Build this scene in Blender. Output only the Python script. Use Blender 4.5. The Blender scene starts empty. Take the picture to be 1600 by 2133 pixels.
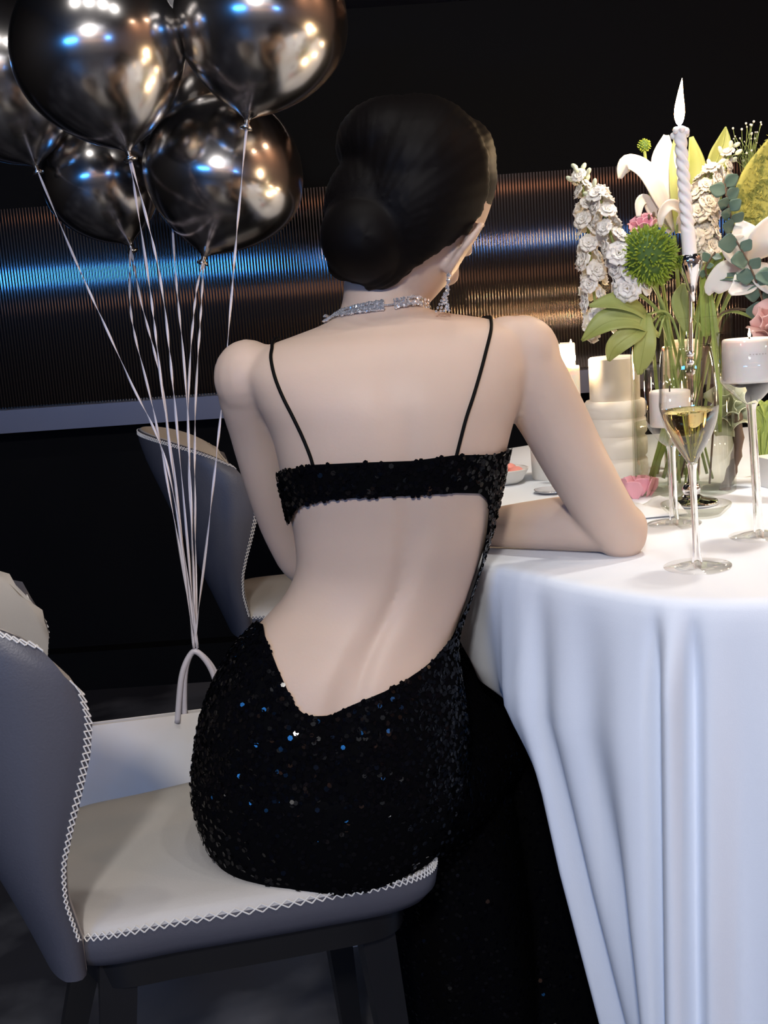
import bpy, bmesh, math, random
import numpy as np
from mathutils import Vector, Matrix
from mathutils.bvhtree import BVHTree

SC = bpy.context.scene
COL = SC.collection
PI = math.pi
rnd = random.Random(7)

# ------------------------------------------------------------------ camera
CAM_H, PITCH, ROLL, FPX = 1.08, math.radians(10.6), math.radians(4.0), 2300.0
CC = Vector((0, 0, CAM_H))
CF = Vector((0, math.cos(PITCH), -math.sin(PITCH)))
_R0, _U0 = Vector((1, 0, 0)), Vector((0, math.sin(PITCH), math.cos(PITCH)))
CR = _R0 * math.cos(ROLL) - _U0 * math.sin(ROLL)
CU = _R0 * math.sin(ROLL) + _U0 * math.cos(ROLL)
cam_data = bpy.data.cameras.new('camera')
cam = bpy.data.objects.new('camera', cam_data)
COL.objects.link(cam)
m3 = Matrix((CR, CU, -CF)).transposed()
cam.matrix_world = Matrix.Translation(CC) @ m3.to_4x4()
cam_data.sensor_fit = 'VERTICAL'
cam_data.sensor_height = 24.0
cam_data.lens = 24.0 * FPX / 2133.0
cam_data.clip_start = 0.05
SC.camera = cam

def ray(x, y): return CF + CR * ((x - 800) / FPX) - CU * ((y - 1066.5) / FPX)
def at(x, y, Y):                      # the point at world depth Y seen at pixel x, y
    d = ray(x, y); return CC + d * (Y / d.y)
def on_z(x, y, z):                    # the point at height z
    d = ray(x, y); return CC + d * ((z - CAM_H) / d.z)
def to_px(P):
    v = P - CC; z = v.dot(CF)
    return 800 + FPX * v.dot(CR) / z, 1066.5 - FPX * v.dot(CU) / z

# ------------------------------------------------------------------ world, lamps, exposure
w = bpy.data.worlds.new('world'); SC.world = w; w.use_nodes = True
w.node_tree.nodes['Background'].inputs[0].default_value = (0.55, 0.6, 0.75, 1)
w.node_tree.nodes['Background'].inputs[1].default_value = 0.006
SC.view_settings.view_transform = 'Standard'
SC.view_settings.look = 'None'
SC.view_settings.gamma = 1.0
SC.view_settings.use_curve_mapping = False
SC.view_settings.exposure = 0.0
SC.cycles.transparent_max_bounces = 32
SC.cycles.max_bounces = 10
SC.cycles.sample_clamp_indirect = 6.0

def area_lamp(name, loc, target, size, power, color, size_y=None, shape='DISK', spread=180):
    d = bpy.data.lights.new(name, 'AREA'); d.energy = power; d.color = color; d.size = size
    d.shape = shape if size_y is None else 'RECTANGLE'
    if size_y: d.size_y = size_y
    d.spread = math.radians(spread)
    o = bpy.data.objects.new(name, d); COL.objects.link(o); o.location = loc
    o.rotation_euler = (Vector(target) - Vector(loc)).to_track_quat('-Z', 'Y').to_euler()
    return o
def point_lamp(name, loc, power, color, r=.01):
    d = bpy.data.lights.new(name, 'POINT'); d.energy = power; d.color = color; d.shadow_soft_size = r
    o = bpy.data.objects.new(name, d); COL.objects.link(o); o.location = loc
    return o
area_lamp('key_spot_lamp', (-.20, -1.15, 2.15), (.1, 1.4, .7), .20, 34, (1.0, .955, .93))
for i in range(4):
    area_lamp('ceiling_downlight', (-.75 + i * .5, .5, 2.93), (-.75 + i * .5, .5, 0), .10, 5, (1, .96, .92))
# strips on the rear wall, mirrored in the fluted wall ahead
area_lamp('blue_wall_strip_lamp', (-1.9, -2.42, 1.47), (-1.4, 3, 1.47), 1.1, 33, (.05, .33, 1.0), size_y=.13)
area_lamp('blue_wall_strip_lamp', (1.75, -2.42, 1.50), (1.3, 3, 1.50), .5, 8, (.11, .36, 1.0), size_y=.10)
area_lamp('amber_wall_strip_lamp', (.2, -2.42, 1.90), (.2, 3, 1.90), 2.6, 1.9, (1, .42, .2), size_y=.05)
area_lamp('amber_shelf_lamp', (.2, -2.42, 1.25), (.2, 3, 1.25), 2.6, 1.5, (1, .5, .28), size_y=.08)
for i in range(3):
    area_lamp('wall_wash_lamp', (-.7 + i * .8, -2.1, 2.9), (-.7 + i * .8, -2.5, 1.9),   .15, 13, (.92, .95, 1.0))
for i in range(2):
    area_lamp('amber_wash_lamp', (2.5, .2 + i * 1.3, 2.9), (2.95, .2 + i * 1.3, 1.4), .15, 16, (1, .62, .40))
area_lamp('table_fill_lamp', (.75, 1.62, 2.9), (.75, 1.62, 0), .14, 3, (1, .93, .84), spread=50)  # fill lamp added overhead to brighten table top and flowers, no known fitting

# ------------------------------------------------------------------ materials
MATS = {}
def mat(name, color, rough=.5, metal=0, spec=.5, emit=None, estr=0, trans=0, ior=1.45, sss=0,
        noise=None, bump=None, coat=0, sheen=0):
    """noise = (scale, second colour, low, high); bump = (scale, strength, distance)"""
    m = bpy.data.materials.new(name); m.use_nodes = True
    nt = m.node_tree; b = nt.nodes['Principled BSDF']; L = nt.links.new
    b.inputs['Base Color'].default_value = (*color, 1)
    b.inputs['Roughness'].default_value = rough
    b.inputs['Metallic'].default_value = metal
    b.inputs['Specular IOR Level'].default_value = spec
    b.inputs['IOR'].default_value = ior
    b.inputs['Transmission Weight'].default_value = trans
    b.inputs['Coat Weight'].default_value = coat
    b.inputs['Sheen Weight'].default_value = sheen
    if sss:
        b.inputs['Subsurface Weight'].default_value = sss
        b.inputs['Subsurface Radius'].default_value = (1, .4, .2)
        b.inputs['Subsurface Scale'].default_value = .008
    if emit:
        b.inputs['Emission Color'].default_value = (*emit, 1); b.inputs['Emission Strength'].default_value = estr
    if noise or bump:
        tc = nt.nodes.new('ShaderNodeTexCoord')
    if noise:
        n = nt.nodes.new('ShaderNodeTexNoise'); n.inputs['Scale'].default_value = noise[0]; n.inputs['Detail'].default_value = 5
        L(tc.outputs['Object'], n.inputs['Vector'])
        r = nt.nodes.new('ShaderNodeValToRGB')
        r.color_ramp.elements[0].position = noise[2]; r.color_ramp.elements[1].position = noise[3]
        r.color_ramp.elements[0].color = (*color, 1); r.color_ramp.elements[1].color = (*noise[1], 1)
        L(n.outputs['Fac'], r.inputs['Fac']); L(r.outputs['Color'], b.inputs['Base Color'])
    if bump:
        n = nt.nodes.new('ShaderNodeTexNoise'); n.inputs['Scale'].default_value = bump[0]; n.inputs['Detail'].default_value = 4
        L(tc.outputs['Object'], n.inputs['Vector'])
        bp = nt.nodes.new('ShaderNodeBump'); bp.inputs['Strength'].default_value = bump[1]; bp.inputs['Distance'].default_value = bump[2]
        L(n.outputs['Fac'], bp.inputs['Height']); L(bp.outputs['Normal'], b.inputs['Normal'])
    MATS[name] = m
    return m

def thin_glass(name, tint=(1, 1, 1), edge=(.8, .78, .75), refl=.30):
    """clear thin-walled glass: transparent face-on, glossy towards the rim; inner faces only transmit"""
    m = bpy.data.materials.new(name); m.use_nodes = True
    nt = m.node_tree; nt.nodes.clear(); L = nt.links.new
    out = nt.nodes.new('ShaderNodeOutputMaterial')
    tr = nt.nodes.new('ShaderNodeBsdfTransparent')
    gl = nt.nodes.new('ShaderNodeBsdfGlossy'); gl.inputs['Roughness'].default_value = .03
    gl.inputs['Color'].default_value = (1, 1, 1, 1)
    lw = nt.nodes.new('ShaderNodeLayerWeight'); lw.inputs['Blend'].default_value = .5
    geo = nt.nodes.new('ShaderNodeNewGeometry')
    mx = nt.nodes.new('ShaderNodeMixShader')
    rp = nt.nodes.new('ShaderNodeValToRGB')
    rp.color_ramp.elements[0].position = .40; rp.color_ramp.elements[0].color = (*tint, 1)
    rp.color_ramp.elements[1].position = .98; rp.color_ramp.elements[1].color = (*edge, 1)
    r2 = nt.nodes.new('ShaderNodeValToRGB')
    r2.color_ramp.elements[0].position = .2; r2.color_ramp.elements[0].color = (.045, .045, .045, 1)
    r2.color_ramp.elements[1].position = 1; r2.color_ramp.elements[1].color = (refl, refl, refl, 1)
    inv = nt.nodes.new('ShaderNodeMath'); inv.operation = 'SUBTRACT'; inv.inputs[0].default_value = 1
    mul = nt.nodes.new('ShaderNodeMath'); mul.operation = 'MULTIPLY'
    L(geo.outputs['Backfacing'], inv.inputs[1]); L(lw.outputs['Facing'], r2.inputs['Fac']); L(r2.outputs['Color'], mul.inputs[0]); L(inv.outputs[0], mul.inputs[1])
    L(lw.outputs['Facing'], rp.inputs['Fac']); L(rp.outputs['Color'], tr.inputs['Color'])
    L(mul.outputs[0], mx.inputs['Fac']); L(tr.outputs[0], mx.inputs[1]); L(gl.outputs[0], mx.inputs[2])
    L(mx.outputs[0], out.inputs['Surface'])
    MATS[name] = m
    return m

SKIN = mat('skin', (.585, .44, .345), .48, spec=.35, sss=.12, noise=(9, (.625, .465, .365), .35, .7), bump=(260, .05, .002))
HAIR = mat('hair', (.004, .003, .0028), .55, spec=.10)
SEQ_CLOTH = mat('black_cloth', (.002, .002, .0025), .8, spec=.03)
SEQUIN = mat('black_sequin', (.002, .002, .003), .09, spec=.13)
CORD = mat('black_cord', (.002, .002, .002), .6, spec=.12)
CRYSTAL = mat('crystal', (.92, .93, .96), .05, metal=.75, spec=1, coat=1)
SILVER = mat('polished_silver', (.86, .86, .88), .06, metal=1)
BALLOON = mat('chrome_balloon', (.56, .54, .53), .19, metal=1, bump=(5, .05, .01))
RIBBON = mat('lavender_ribbon', (.62, .60, .68), .32, spec=.6, sheen=.2)
LEATHER_IN = mat('beige_leather', (.44, .42, .395), .5, noise=(7, (.48, .46, .43), .3, .7), bump=(420, .12, .002))
LEATHER_OUT = mat('slate_leather', (.078, .078, .095), .42, bump=(420, .15, .002))
STITCH = mat('pale_stitch', (.72, .70, .66), .6)
DARK_METAL = mat('black_lacquer', (.008, .008, .009), .38)
BAGPAPER = mat('white_paper', (.86, .845, .845), .55, noise=(4, (.86, .78, .70), .42, .62))
CLOTH = mat('white_cloth', (.79, .835, .90), .8, spec=.2, sheen=.15, bump=(900, .12, .001))
FLOORM = mat('dark_stone', (.024, .024, .029), .42, noise=(2.6, (.105, .105, .115), .46, .62))
WALL_DARK = mat('matt_black_panel', (.003, .003, .0035), .7, spec=.1)
FLUTE_BLACK = mat('fluted_black_gloss', (.074, .061, .056), .05, metal=1)
TRIM_M = mat('grey_metal_trim', (.16, .16, .19), .4, metal=.3)
PALE_WALL = mat('pale_plaster', (.45, .45, .47), .8)
SIDE_WALL = mat('dark_side_wall', (.02, .019, .018), .7)
WARM_WALL = mat('warm_wood_panel', (.30, .20, .14), .6)
CEIL_M = mat('dark_ceiling', (.03, .03, .032), .8)
WAX = mat('ivory_wax', (.86, .80, .70), .45, sss=.3)
WAX2 = mat('white_wax', (.88, .85, .82), .45, sss=.25)
CERAMIC = mat('white_ceramic', (.82, .77, .71), .5)
CREAM = mat('cream_ceramic', (.80, .78, .74), .4)
GLASS = thin_glass('clear_glass', (.99, .985, .97), (.70, .68, .64), .6)
GLASS_S = mat('solid_glass', (1, 1, 1), .0, trans=1, ior=1.45)
GLASS2 = thin_glass('vase_glass', (.985, .99, .985), (.75, .75, .68))
WATER = thin_glass('water', (.92, .93, .90), (.85, .87, .80), .15)
WINE = mat('champagne', (1.0, .86, .42), .0, trans=1, ior=1.33)
PETAL_W = mat('white_petal', (.68, .64, .58), .55, sss=.15)
PETAL_S = mat('stock_petal', (.90, .85, .77), .55, sss=.1)
PETAL_P = mat('ivory_petal', (.74, .67, .58), .55, sss=.15)
PETAL_G = mat('green_white_petal', (.66, .70, .50), .55)
PINK = mat('pink_petal', (.80, .40, .47), .55)
PEACH = mat('peach_petal', (.86, .55, .48), .55)
CORAL = mat('coral_petal', (.85, .33, .28), .55)
LEAF = mat('leaf_green', (.30, .38, .09), .45, noise=(30, (.24, .33, .07), .3, .7))
LEAF2 = mat('pale_leaf', (.34, .37, .12), .5, noise=(25, (.28, .33, .09), .3, .7))
EUCA = mat('eucalyptus_leaf', (.075, .13, .095), .5, noise=(40, (.12, .19, .14), .3, .7))
BALLGREEN = mat('moss_green', (.27, .36, .035), .6)
BALLDARK = mat('deep_green', (.06, .12, .02), .7)
OLIVE = mat('olive_fuzz', (.34, .33, .075), .75, noise=(90, (.13, .15, .03), .45, .6))
STEM = mat('stem_green', (.27, .34, .10), .5)
STEMB = mat('stem_brown', (.13, .085, .055), .6)
GYPS = mat('tiny_white_bud', (.7, .7, .65), .6)
WICK = mat('burnt_wick', (.02, .015, .012), .9)
EYE = mat('eye_white', (.8, .8, .8), .2)
LIP = mat('lip', (.5, .16, .15), .4)
INK = mat('faint_print', (.62, .56, .50), .6)

def flame_mat():
    m = bpy.data.materials.new('candle_flame'); m.use_nodes = True
    nt = m.node_tree; nt.nodes.clear(); L = nt.links.new
    out = nt.nodes.new('ShaderNodeOutputMaterial'); e = nt.nodes.new('ShaderNodeEmission')
    tc = nt.nodes.new('ShaderNodeTexCoord'); sp = nt.nodes.new('ShaderNodeSeparateXYZ')
    r = nt.nodes.new('ShaderNodeValToRGB')
    el = r.color_ramp.elements
    el[0].position = 0.0; el[0].color = (.55, .6, 1, 1)
    el[1].position = 1.0; el[1].color = (1, .42, .16, 1)
    x = el.new(.14); x.color = (1, .74, .42, 1)
    x = el.new(.7); x.color = (1, .64, .30, 1)
    L(tc.outputs['Generated'], sp.inputs[0]); L(sp.outputs['Z'], r.inputs['Fac']); L(r.outputs['Color'], e.inputs['Color'])
    lw = nt.nodes.new('ShaderNodeLayerWeight'); lw.inputs['Blend'].default_value = .5
    r3 = nt.nodes.new('ShaderNodeValToRGB'); r3.color_ramp.elements[0].position = .45; r3.color_ramp.elements[0].color = (1, 1, 1, 1)
    r3.color_ramp.elements[1].position = .78; r3.color_ramp.elements[1].color = (.008, .004, .0016, 1)
    mm = nt.nodes.new('ShaderNodeMix'); mm.data_type = 'RGBA'; mm.blend_type = 'MULTIPLY'; mm.inputs[0].default_value = 1
    L(lw.outputs['Facing'], r3.inputs['Fac']); L(r.outputs['Color'], mm.inputs[6]); L(r3.outputs['Color'], mm.inputs[7]); L(mm.outputs[2], e.inputs['Color'])
    e.inputs['Strength'].default_value = FLAME_STR
    L(e.outputs[0], out.inputs['Surface'])
    return m
FLAME_STR = 480.0
FLAME = flame_mat()

# ------------------------------------------------------------------ mesh helpers
class MB:
    def __init__(s): s.v = []; s.f = []
    def add(s, V, F):
        n = len(s.v); s.v += [tuple(q) for q in V]; s.f += [tuple(i + n for i in f) for f in F]; return s
    def box(s, c, d, rz=0, rot=None):
        M = rot or Matrix.Rotation(rz, 3, 'Z')
        V = [Vector(c) + M @ Vector((x * d[0] / 2, y * d[1] / 2, z * d[2] / 2)) for x in (-1, 1) for y in (-1, 1) for z in (-1, 1)]
        return s.add(V, [(0, 1, 3, 2), (4, 6, 7, 5), (0, 4, 5, 1), (2, 3, 7, 6), (0, 2, 6, 4), (1, 5, 7, 3)])
    def ball(s, c, r, nu=16, nv=10, rot=None):
        r = (r, r, r) if isinstance(r, (int, float)) else r
        c = Vector(c); V = []; M = rot or Matrix.Identity(3)
        for j in range(nv + 1):
            t = PI * j / nv
            for i in range(nu):
                a = 2 * PI * i / nu
                V.append(c + M @ Vector((r[0] * math.sin(t) * math.cos(a), r[1] * math.sin(t) * math.sin(a), r[2] * math.cos(t))))
        F = [(j * nu + i, (j + 1) * nu + i, (j + 1) * nu + (i + 1) % nu, j * nu + (i + 1) % nu) for j in range(nv) for i in range(nu)]
        return s.add(V, F)
    def tube(s, P, R, n=10, cap=True):
        P = [Vector(p) for p in P]
        if isinstance(R, (int, float)): R = [R] * len(P)
        t0 = (P[1] - P[0]).normalized()
        u = t0.orthogonal().normalized(); V = []
        for k, p in enumerate(P):
            t = (P[min(k + 1, len(P) - 1)] - P[max(k - 1, 0)]).normalized()
            u = (u - t * u.dot(t)).normalized(); b = t.cross(u)
            V += [p + (u * math.cos(2 * PI * i / n) + b * math.sin(2 * PI * i / n)) * R[k] for i in range(n)]
        F = [(k * n + i, k * n + (i + 1) % n, (k + 1) * n + (i + 1) % n, (k + 1) * n + i) for k in range(len(P) - 1) for i in range(n)]
        if cap:
            F += [tuple(range(n))[::-1], tuple((len(P) - 1) * n + i for i in range(n))]
        return s.add(V, F)
    def rings(s, RG, cap=True):
        n = len(RG[0]); V = [q for r in RG for q in r]
        F = [(k * n + i, k * n + (i + 1) % n, (k + 1) * n + (i + 1) % n, (k + 1) * n + i) for k in range(len(RG) - 1) for i in range(n)]
        if cap: F += [tuple(range(n))[::-1], tuple((len(RG) - 1) * n + i for i in range(n))]
        return s.add(V, F)
    def lathe(s, prof, c=(0, 0, 0), n=32, closed=False, rot=None):
        c = Vector(c); V = []; M = rot or Matrix.Identity(3)
        for r, z in prof:
            V += [c + M @ Vector((r * math.cos(2 * PI * i / n), r * math.sin(2 * PI * i / n), z)) for i in range(n)]
        K = len(prof)
        F = [(k * n + i, k * n + (i + 1) % n, ((k + 1) % K) * n + (i + 1) % n, ((k + 1) % K) * n + i)
             for k in range(K if closed else K - 1) for i in range(n)]
        return s.add(V, F)
    def grid(s, G, thick=0):
        """a sheet of points G[j][i]; with thick > 0 it is closed into a slab of that thickness"""
        J, I = len(G), len(G[0]); G = [[Vector(p) for p in r] for r in G]
        if not thick:
            return s.add([p for r in G for p in r], [(j * I + i, j * I + i + 1, (j + 1) * I + i + 1, (j + 1) * I + i) for j in range(J - 1) for i in range(I - 1)])
        A, B = [], []
        for j in range(J):
            for i in range(I):
                du = G[j][min(i + 1, I - 1)] - G[j][max(i - 1, 0)]; dv = G[min(j + 1, J - 1)][i] - G[max(j - 1, 0)][i]
                nrm = du.cross(dv)
                nrm = nrm.normalized() if nrm.length > 1e-12 else Vector((0, 0, 1))
                A.append(G[j][i] + nrm * thick / 2); B.append(G[j][i] - nrm * thick / 2)
        N = I * J
        q = [(j * I + i, j * I + i + 1, (j + 1) * I + i + 1, (j + 1) * I + i) for j in range(J - 1) for i in range(I - 1)]
        F = q + [tuple(N + k for k in f[::-1]) for f in q]
        edge = [i for i in range(I)] + [j * I + I - 1 for j in range(1, J)] + [(J - 1) * I + i for i in range(I - 2, -1, -1)] + [j * I for j in range(J - 2, 0, -1)]
        F += [(edge[(k + 1) % len(edge)], edge[k], N + edge[k], N + edge[(k + 1) % len(edge)]) for k in range(len(edge))]
        return s.add(A + B, F)

def spline(P, n, closed=False):
    """Catmull-Rom through points, n samples"""
    P = [np.array(p, float) for p in P]; K = len(P); out = []
    for k in range(n):
        t = k / n * K if closed else k / (n - 1) * (K - 1)
        i = int(min(math.floor(t), (K - 1) if closed else K - 2)); f = t - i
        g = (lambda q: P[q % K]) if closed else (lambda q: P[min(max(q, 0), K - 1)])
        a, b, c, d = g(i - 1), g(i), g(i + 1), g(i + 2)
        out.append(.5 * (2 * b + (c - a) * f + (2 * a - 5 * b + 4 * c - d) * f * f + (3 * b - a - 3 * c + d) * f ** 3))
    return out
def vs(P, n, closed=False): return [Vector(p) for p in spline(P, n, closed)]

def mesh_of(mb, name, origin=None, smooth=True, fix=True):
    me = bpy.data.meshes.new(name)
    o = Vector(origin or (0, 0, 0))
    me.from_pydata([tuple(Vector(v) - o) for v in mb.v], [], mb.f)
    if fix:
        bm = bmesh.new(); bm.from_mesh(me); bmesh.ops.recalc_face_normals(bm, faces=bm.faces); bm.to_mesh(me); bm.free()
    if smooth: me.polygons.foreach_set('use_smooth', [True] * len(me.polygons))
    me.update()
    return me
def wpos(o):
    p = Vector((0, 0, 0))
    while o: p += o.location; o = o.parent
    return p
def link(name, me, m, parent=None, loc=None, **tags):
    o = bpy.data.objects.new(name, me); COL.objects.link(o)
    if m and not me.materials: me.materials.append(m)
    if parent: o.parent = parent
    if loc is not None: o.location = loc
    for k, v in tags.items(): o[k] = v
    return o
def part(name, mb, m, parent=None, smooth=True, sharp=None, **tags):
    """geometry given in world space, stored relative to the (unrotated) parent"""
    me = mesh_of(mb, name, wpos(parent) if parent else None, smooth)
    if sharp: me.set_sharp_from_angle(angle=math.radians(sharp))
    return link(name, me, m, parent, **tags)
def solo(name, mb, m, base, label, cat, group=None, smooth=True, sharp=None):
    """a thing that is one mesh, its origin at base"""
    me = mesh_of(mb, name, base, smooth)
    if sharp: me.set_sharp_from_angle(angle=math.radians(sharp))
    o = link(name, me, m, None, base, label=label, category=cat)
    if group: o['group'] = group
    return o
def thing(name, base, label, cat, group=None):
    o = bpy.data.objects.new(name, None); COL.objects.link(o); o.location = base
    o.empty_display_size = .05
    o['label'] = label; o['category'] = cat
    if group: o['group'] = group
    return o
def struct(name, mb, m, smooth=False, sharp=None):
    return part(name, mb, m, None, smooth, sharp, kind='structure')

def remesh(mb_list, voxel, iters=6, fac=.5):
    tmp = MB()
    for q in mb_list: tmp.add(q.v, q.f)
    me = mesh_of(tmp, 'tmp', fix=False)
    bm = bmesh.new(); bm.from_mesh(me); bmesh.ops.recalc_face_normals(bm, faces=bm.faces); bm.to_mesh(me); bm.free()
    o = bpy.data.objects.new('tmp', me); COL.objects.link(o)
    r = o.modifiers.new('r', 'REMESH'); r.mode = 'VOXEL'; r.voxel_size = voxel; r.use_smooth_shade = True
    s = o.modifiers.new('s', 'SMOOTH'); s.factor = fac; s.iterations = iters
    dg = bpy.context.evaluated_depsgraph_get(); dg.update()
    ev = o.evaluated_get(dg); out = bpy.data.meshes.new_from_object(ev)
    out.materials.clear()
    bpy.data.objects.remove(o); bpy.data.meshes.remove(me)
    out.polygons.foreach_set('use_smooth', [True] * len(out.polygons))
    return out
def bvh_of(me):
    return BVHTree.FromPolygons([v.co.copy() for v in me.vertices], [tuple(p.vertices) for p in me.polygons])

# ------------------------------------------------------------------ the room
WY = 3.20
struct('floor', MB().box((0, .4, -.05), (7, 7, .1)), FLOORM)
struct('ceiling', MB().box((0, .4, 3.03), (7, 7, .1)), CEIL_M)
struct('wall_left', MB().box((-2.55, .4, 1.5), (.1, 7, 3)), SIDE_WALL)
struct('wall_right', MB().box((3.0, .4, 1.5), (.1, 7, 3)), WARM_WALL)
struct('wall_rear', MB().box((0, -2.55, 1.5), (7, .1, 3)), PALE_WALL)
struct('wall_back', MB().box((.2, WY + .1, 1.5), (6, .1, 3)), WALL_DARK)
def fluted(z0, z1, x0=-2.4, x1=2.9, pitch=.0085, depth=.0006, y=WY):
    mb = MB(); n = int((x1 - x0) / pitch); seg = 6; top, bot = [], []
    for k in range(n):
        for j in range(seg):
            f = j / seg; x = x0 + (k + f) * pitch; yy = y - depth * math.sin(PI * f)
            bot.append((x, yy, z0)); top.append((x, yy, z1))
    N = len(bot)
    mb.add(bot + top, [(i, i + 1, N + i + 1, N + i) for i in range(N - 1)])
    mb.box(((x0 + x1) / 2, y + .02, (z0 + z1) / 2), (x1 - x0, .03, z1 - z0))
    return mb
wf = struct('wall_back_fluted', fluted(.86, 1.415), FLUTE_BLACK, True, 40)
struct('wall_back_fluted_top', fluted(1.875, 2.3), FLUTE_BLACK, True, 40)
struct('trim_1', MB().box((.2, WY - .01, .828), (5.2, .10, .065)), TRIM_M)
struct('trim_2', MB().box((.2, WY + .03, 1.645), (5.2, .06, .46)), WALL_DARK)
struct('baseboard_back', MB().box((.2, WY + .02, .06), (5.2, .06, .12)), WALL_DARK)

# ------------------------------------------------------------------ table and cloth
TZ = .77
PER = [(.085, 1.62), (.09, 1.46), (.112, 1.302), (.14, 1.252), (.174, 1.205), (.205, 1.158), (.264, 1.092), (.306, 1.066), (.374, 1.050),
       (.6, 1.03), (1.0, 1.03), (1.3, 1.06), (1.5, 1.25), (1.55, 1.6), (1.5, 2.1), (1.2, 2.33), (.6, 2.34), (.33, 2.31), (.13, 2.12), (.085, 1.85)]
def perimeter(n): return [Vector((p[0], p[1], 0)) for p in spline(PER, n, True)]
def smooth(a, b, x):
    t = max(0, min(1, (x - a) / (b - a))); return t * t * (3 - 2 * t)
def build_table():
    base = Vector((.8, 1.69, 0))
    t = thing('dining_table', base, 'large table hidden under a white floor-length cloth', 'table')
    P = perimeter(80); c = Vector((.8, 1.69, 0))
    mb = MB(); q = [c + (p - c) * .985 for p in P]
    mb.rings([[p + Vector((0, 0, TZ - .034)) for p in q], [p + Vector((0, 0, TZ - .004)) for p in q]])
    part('tabletop', mb, DARK_METAL, t, False)
    for x, y in ((.45, 1.45), (1.2, 1.45), (.45, 2.05), (1.2, 2.05)):
        part('leg', MB().tube([(x, y, 0), (x, y, TZ - .034)], .03, 10), DARK_METAL, t, True, 40)
    # cloth: top sheet + rolled edge + skirt with folds
    N = 1200; P = perimeter(N); mb = MB(); rows = []
    L = [0]
    for i in range(1, N): L.append(L[-1] + (P[i] - P[i - 1]).length)
    nrm = []
    for i in range(N):
        d = (P[(i + 1) % N] - P[i - 1]).normalized(); nrm.append(Vector((d.y, -d.x, 0)))
    # the sign that points outwards
    if (P[0] + nrm[0] * .01 - c).length < (P[0] - c).length: nrm = [-n for n in nrm]
    folds = []                                     # (position along the edge, width, depth)
    def s_of(px, py):
        g = on_z(px, py, TZ); return min(range(N), key=lambda i: (P[i].x - g.x) ** 2 + (P[i].y - g.y) ** 2)
    for px, py, wd, am in ((1376, 1242, .009, -.022), (1400, 1244, .014, .022), (1444, 1246, .009, -.022), (1470, 1246, .022, .022), (1545, 1246, .03, -.016),
                           (1590, 1243, .035, .022), (1300, 1233, .03, .020), (1235, 1222, .03, -.014), (1185, 1210, .025, .018), (1140, 1198, .02, -.015), (1105, 1190, .022, .022), (1062, 1180, .02, .020), (1020, 1170, .035, -.034)):
        folds.append((L[s_of(px, py)], wd, am))
    s1 = L[s_of(1650, 1240)]; tot = L[-1]; s = s1 + .05
    while s < tot + .1:
        folds.append((s % tot, rnd.uniform(.02, .035), rnd.choice((-1, 1)) * rnd.uniform(.012, .03))); s += rnd.uniform(.05, .09)
    sA, sC = L[s_of(1010, 1168)], L[s_of(1300, 1233)]
    for zz in [-.0, -.003, -.010, -.022] + [-.04 - k * .025 for k in range(29)]:
        drop = -zz; row = []
        for i in range(N):
            roll = min(drop, .022); out = math.sqrt(max(0, .022 ** 2 - (.022 - roll) ** 2)) * .45
            amp = max(0, min(1, (drop - .012) / .35)) ** .8
            o = 0
            for fs, wd, am in folds:
                ds = abs(L[i] - fs); ds = min(ds, tot - ds)
                # folds lean a little as they fall on the left corner
                if ds < wd * 3: o += am * math.exp(-(ds / wd) ** 2) * (amp if wd >= .02 else max(0, min(1, (drop - .012) / .07)))
            # pushed aside by the sitter's knees on the left, sweeping back to the right as it falls
            flare = .03 * drop
            sx = 0
            if P[i].x < .36:
                wl = smooth(1.20, 1.44, P[i].y) * (1 - smooth(1.85, 2.15, P[i].y))
                sx = wl * (.20 * smooth(.15, .27, drop) + .05 * drop) + .22 * max(0, drop - .16) * (1 - smooth(.19, .285, P[i].x))
                flare *= 1 - wl
            off = out + o + flare
            row.append(P[i] + nrm[i] * off + Vector((sx, 0, TZ - drop)))
        rows.append(row)
    mb.rings(rows, cap=False)
    # top sheet
    top = [rows[0]] + [[c + (p - c) * f + Vector((0, 0, TZ)) for p in P] for f in (.985, .9, .7, .4, .1)]
    mb2 = MB().rings(top, cap=False)
    mb2.add([p for p in top[-1]], [tuple(range(N))])
    mb.add(mb2.v, mb2.f)
    me = mesh_of(mb, 'tablecloth', base)
    bm = bmesh.new(); bm.from_mesh(me); bmesh.ops.remove_doubles(bm, verts=bm.verts, dist=.0002); bmesh.ops.recalc_face_normals(bm, faces=bm.faces); bm.to_mesh(me); bm.free()
    me.polygons.foreach_set('use_smooth', [True] * len(me.polygons))
    o = link('tablecloth', me, CLOTH, None, base, label='white tablecloth falling in long folds to the floor', category='tablecloth')
    sm = o.modifiers.new('thick', 'SOLIDIFY'); sm.thickness = .0012; sm.offset = -1
build_table()

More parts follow.
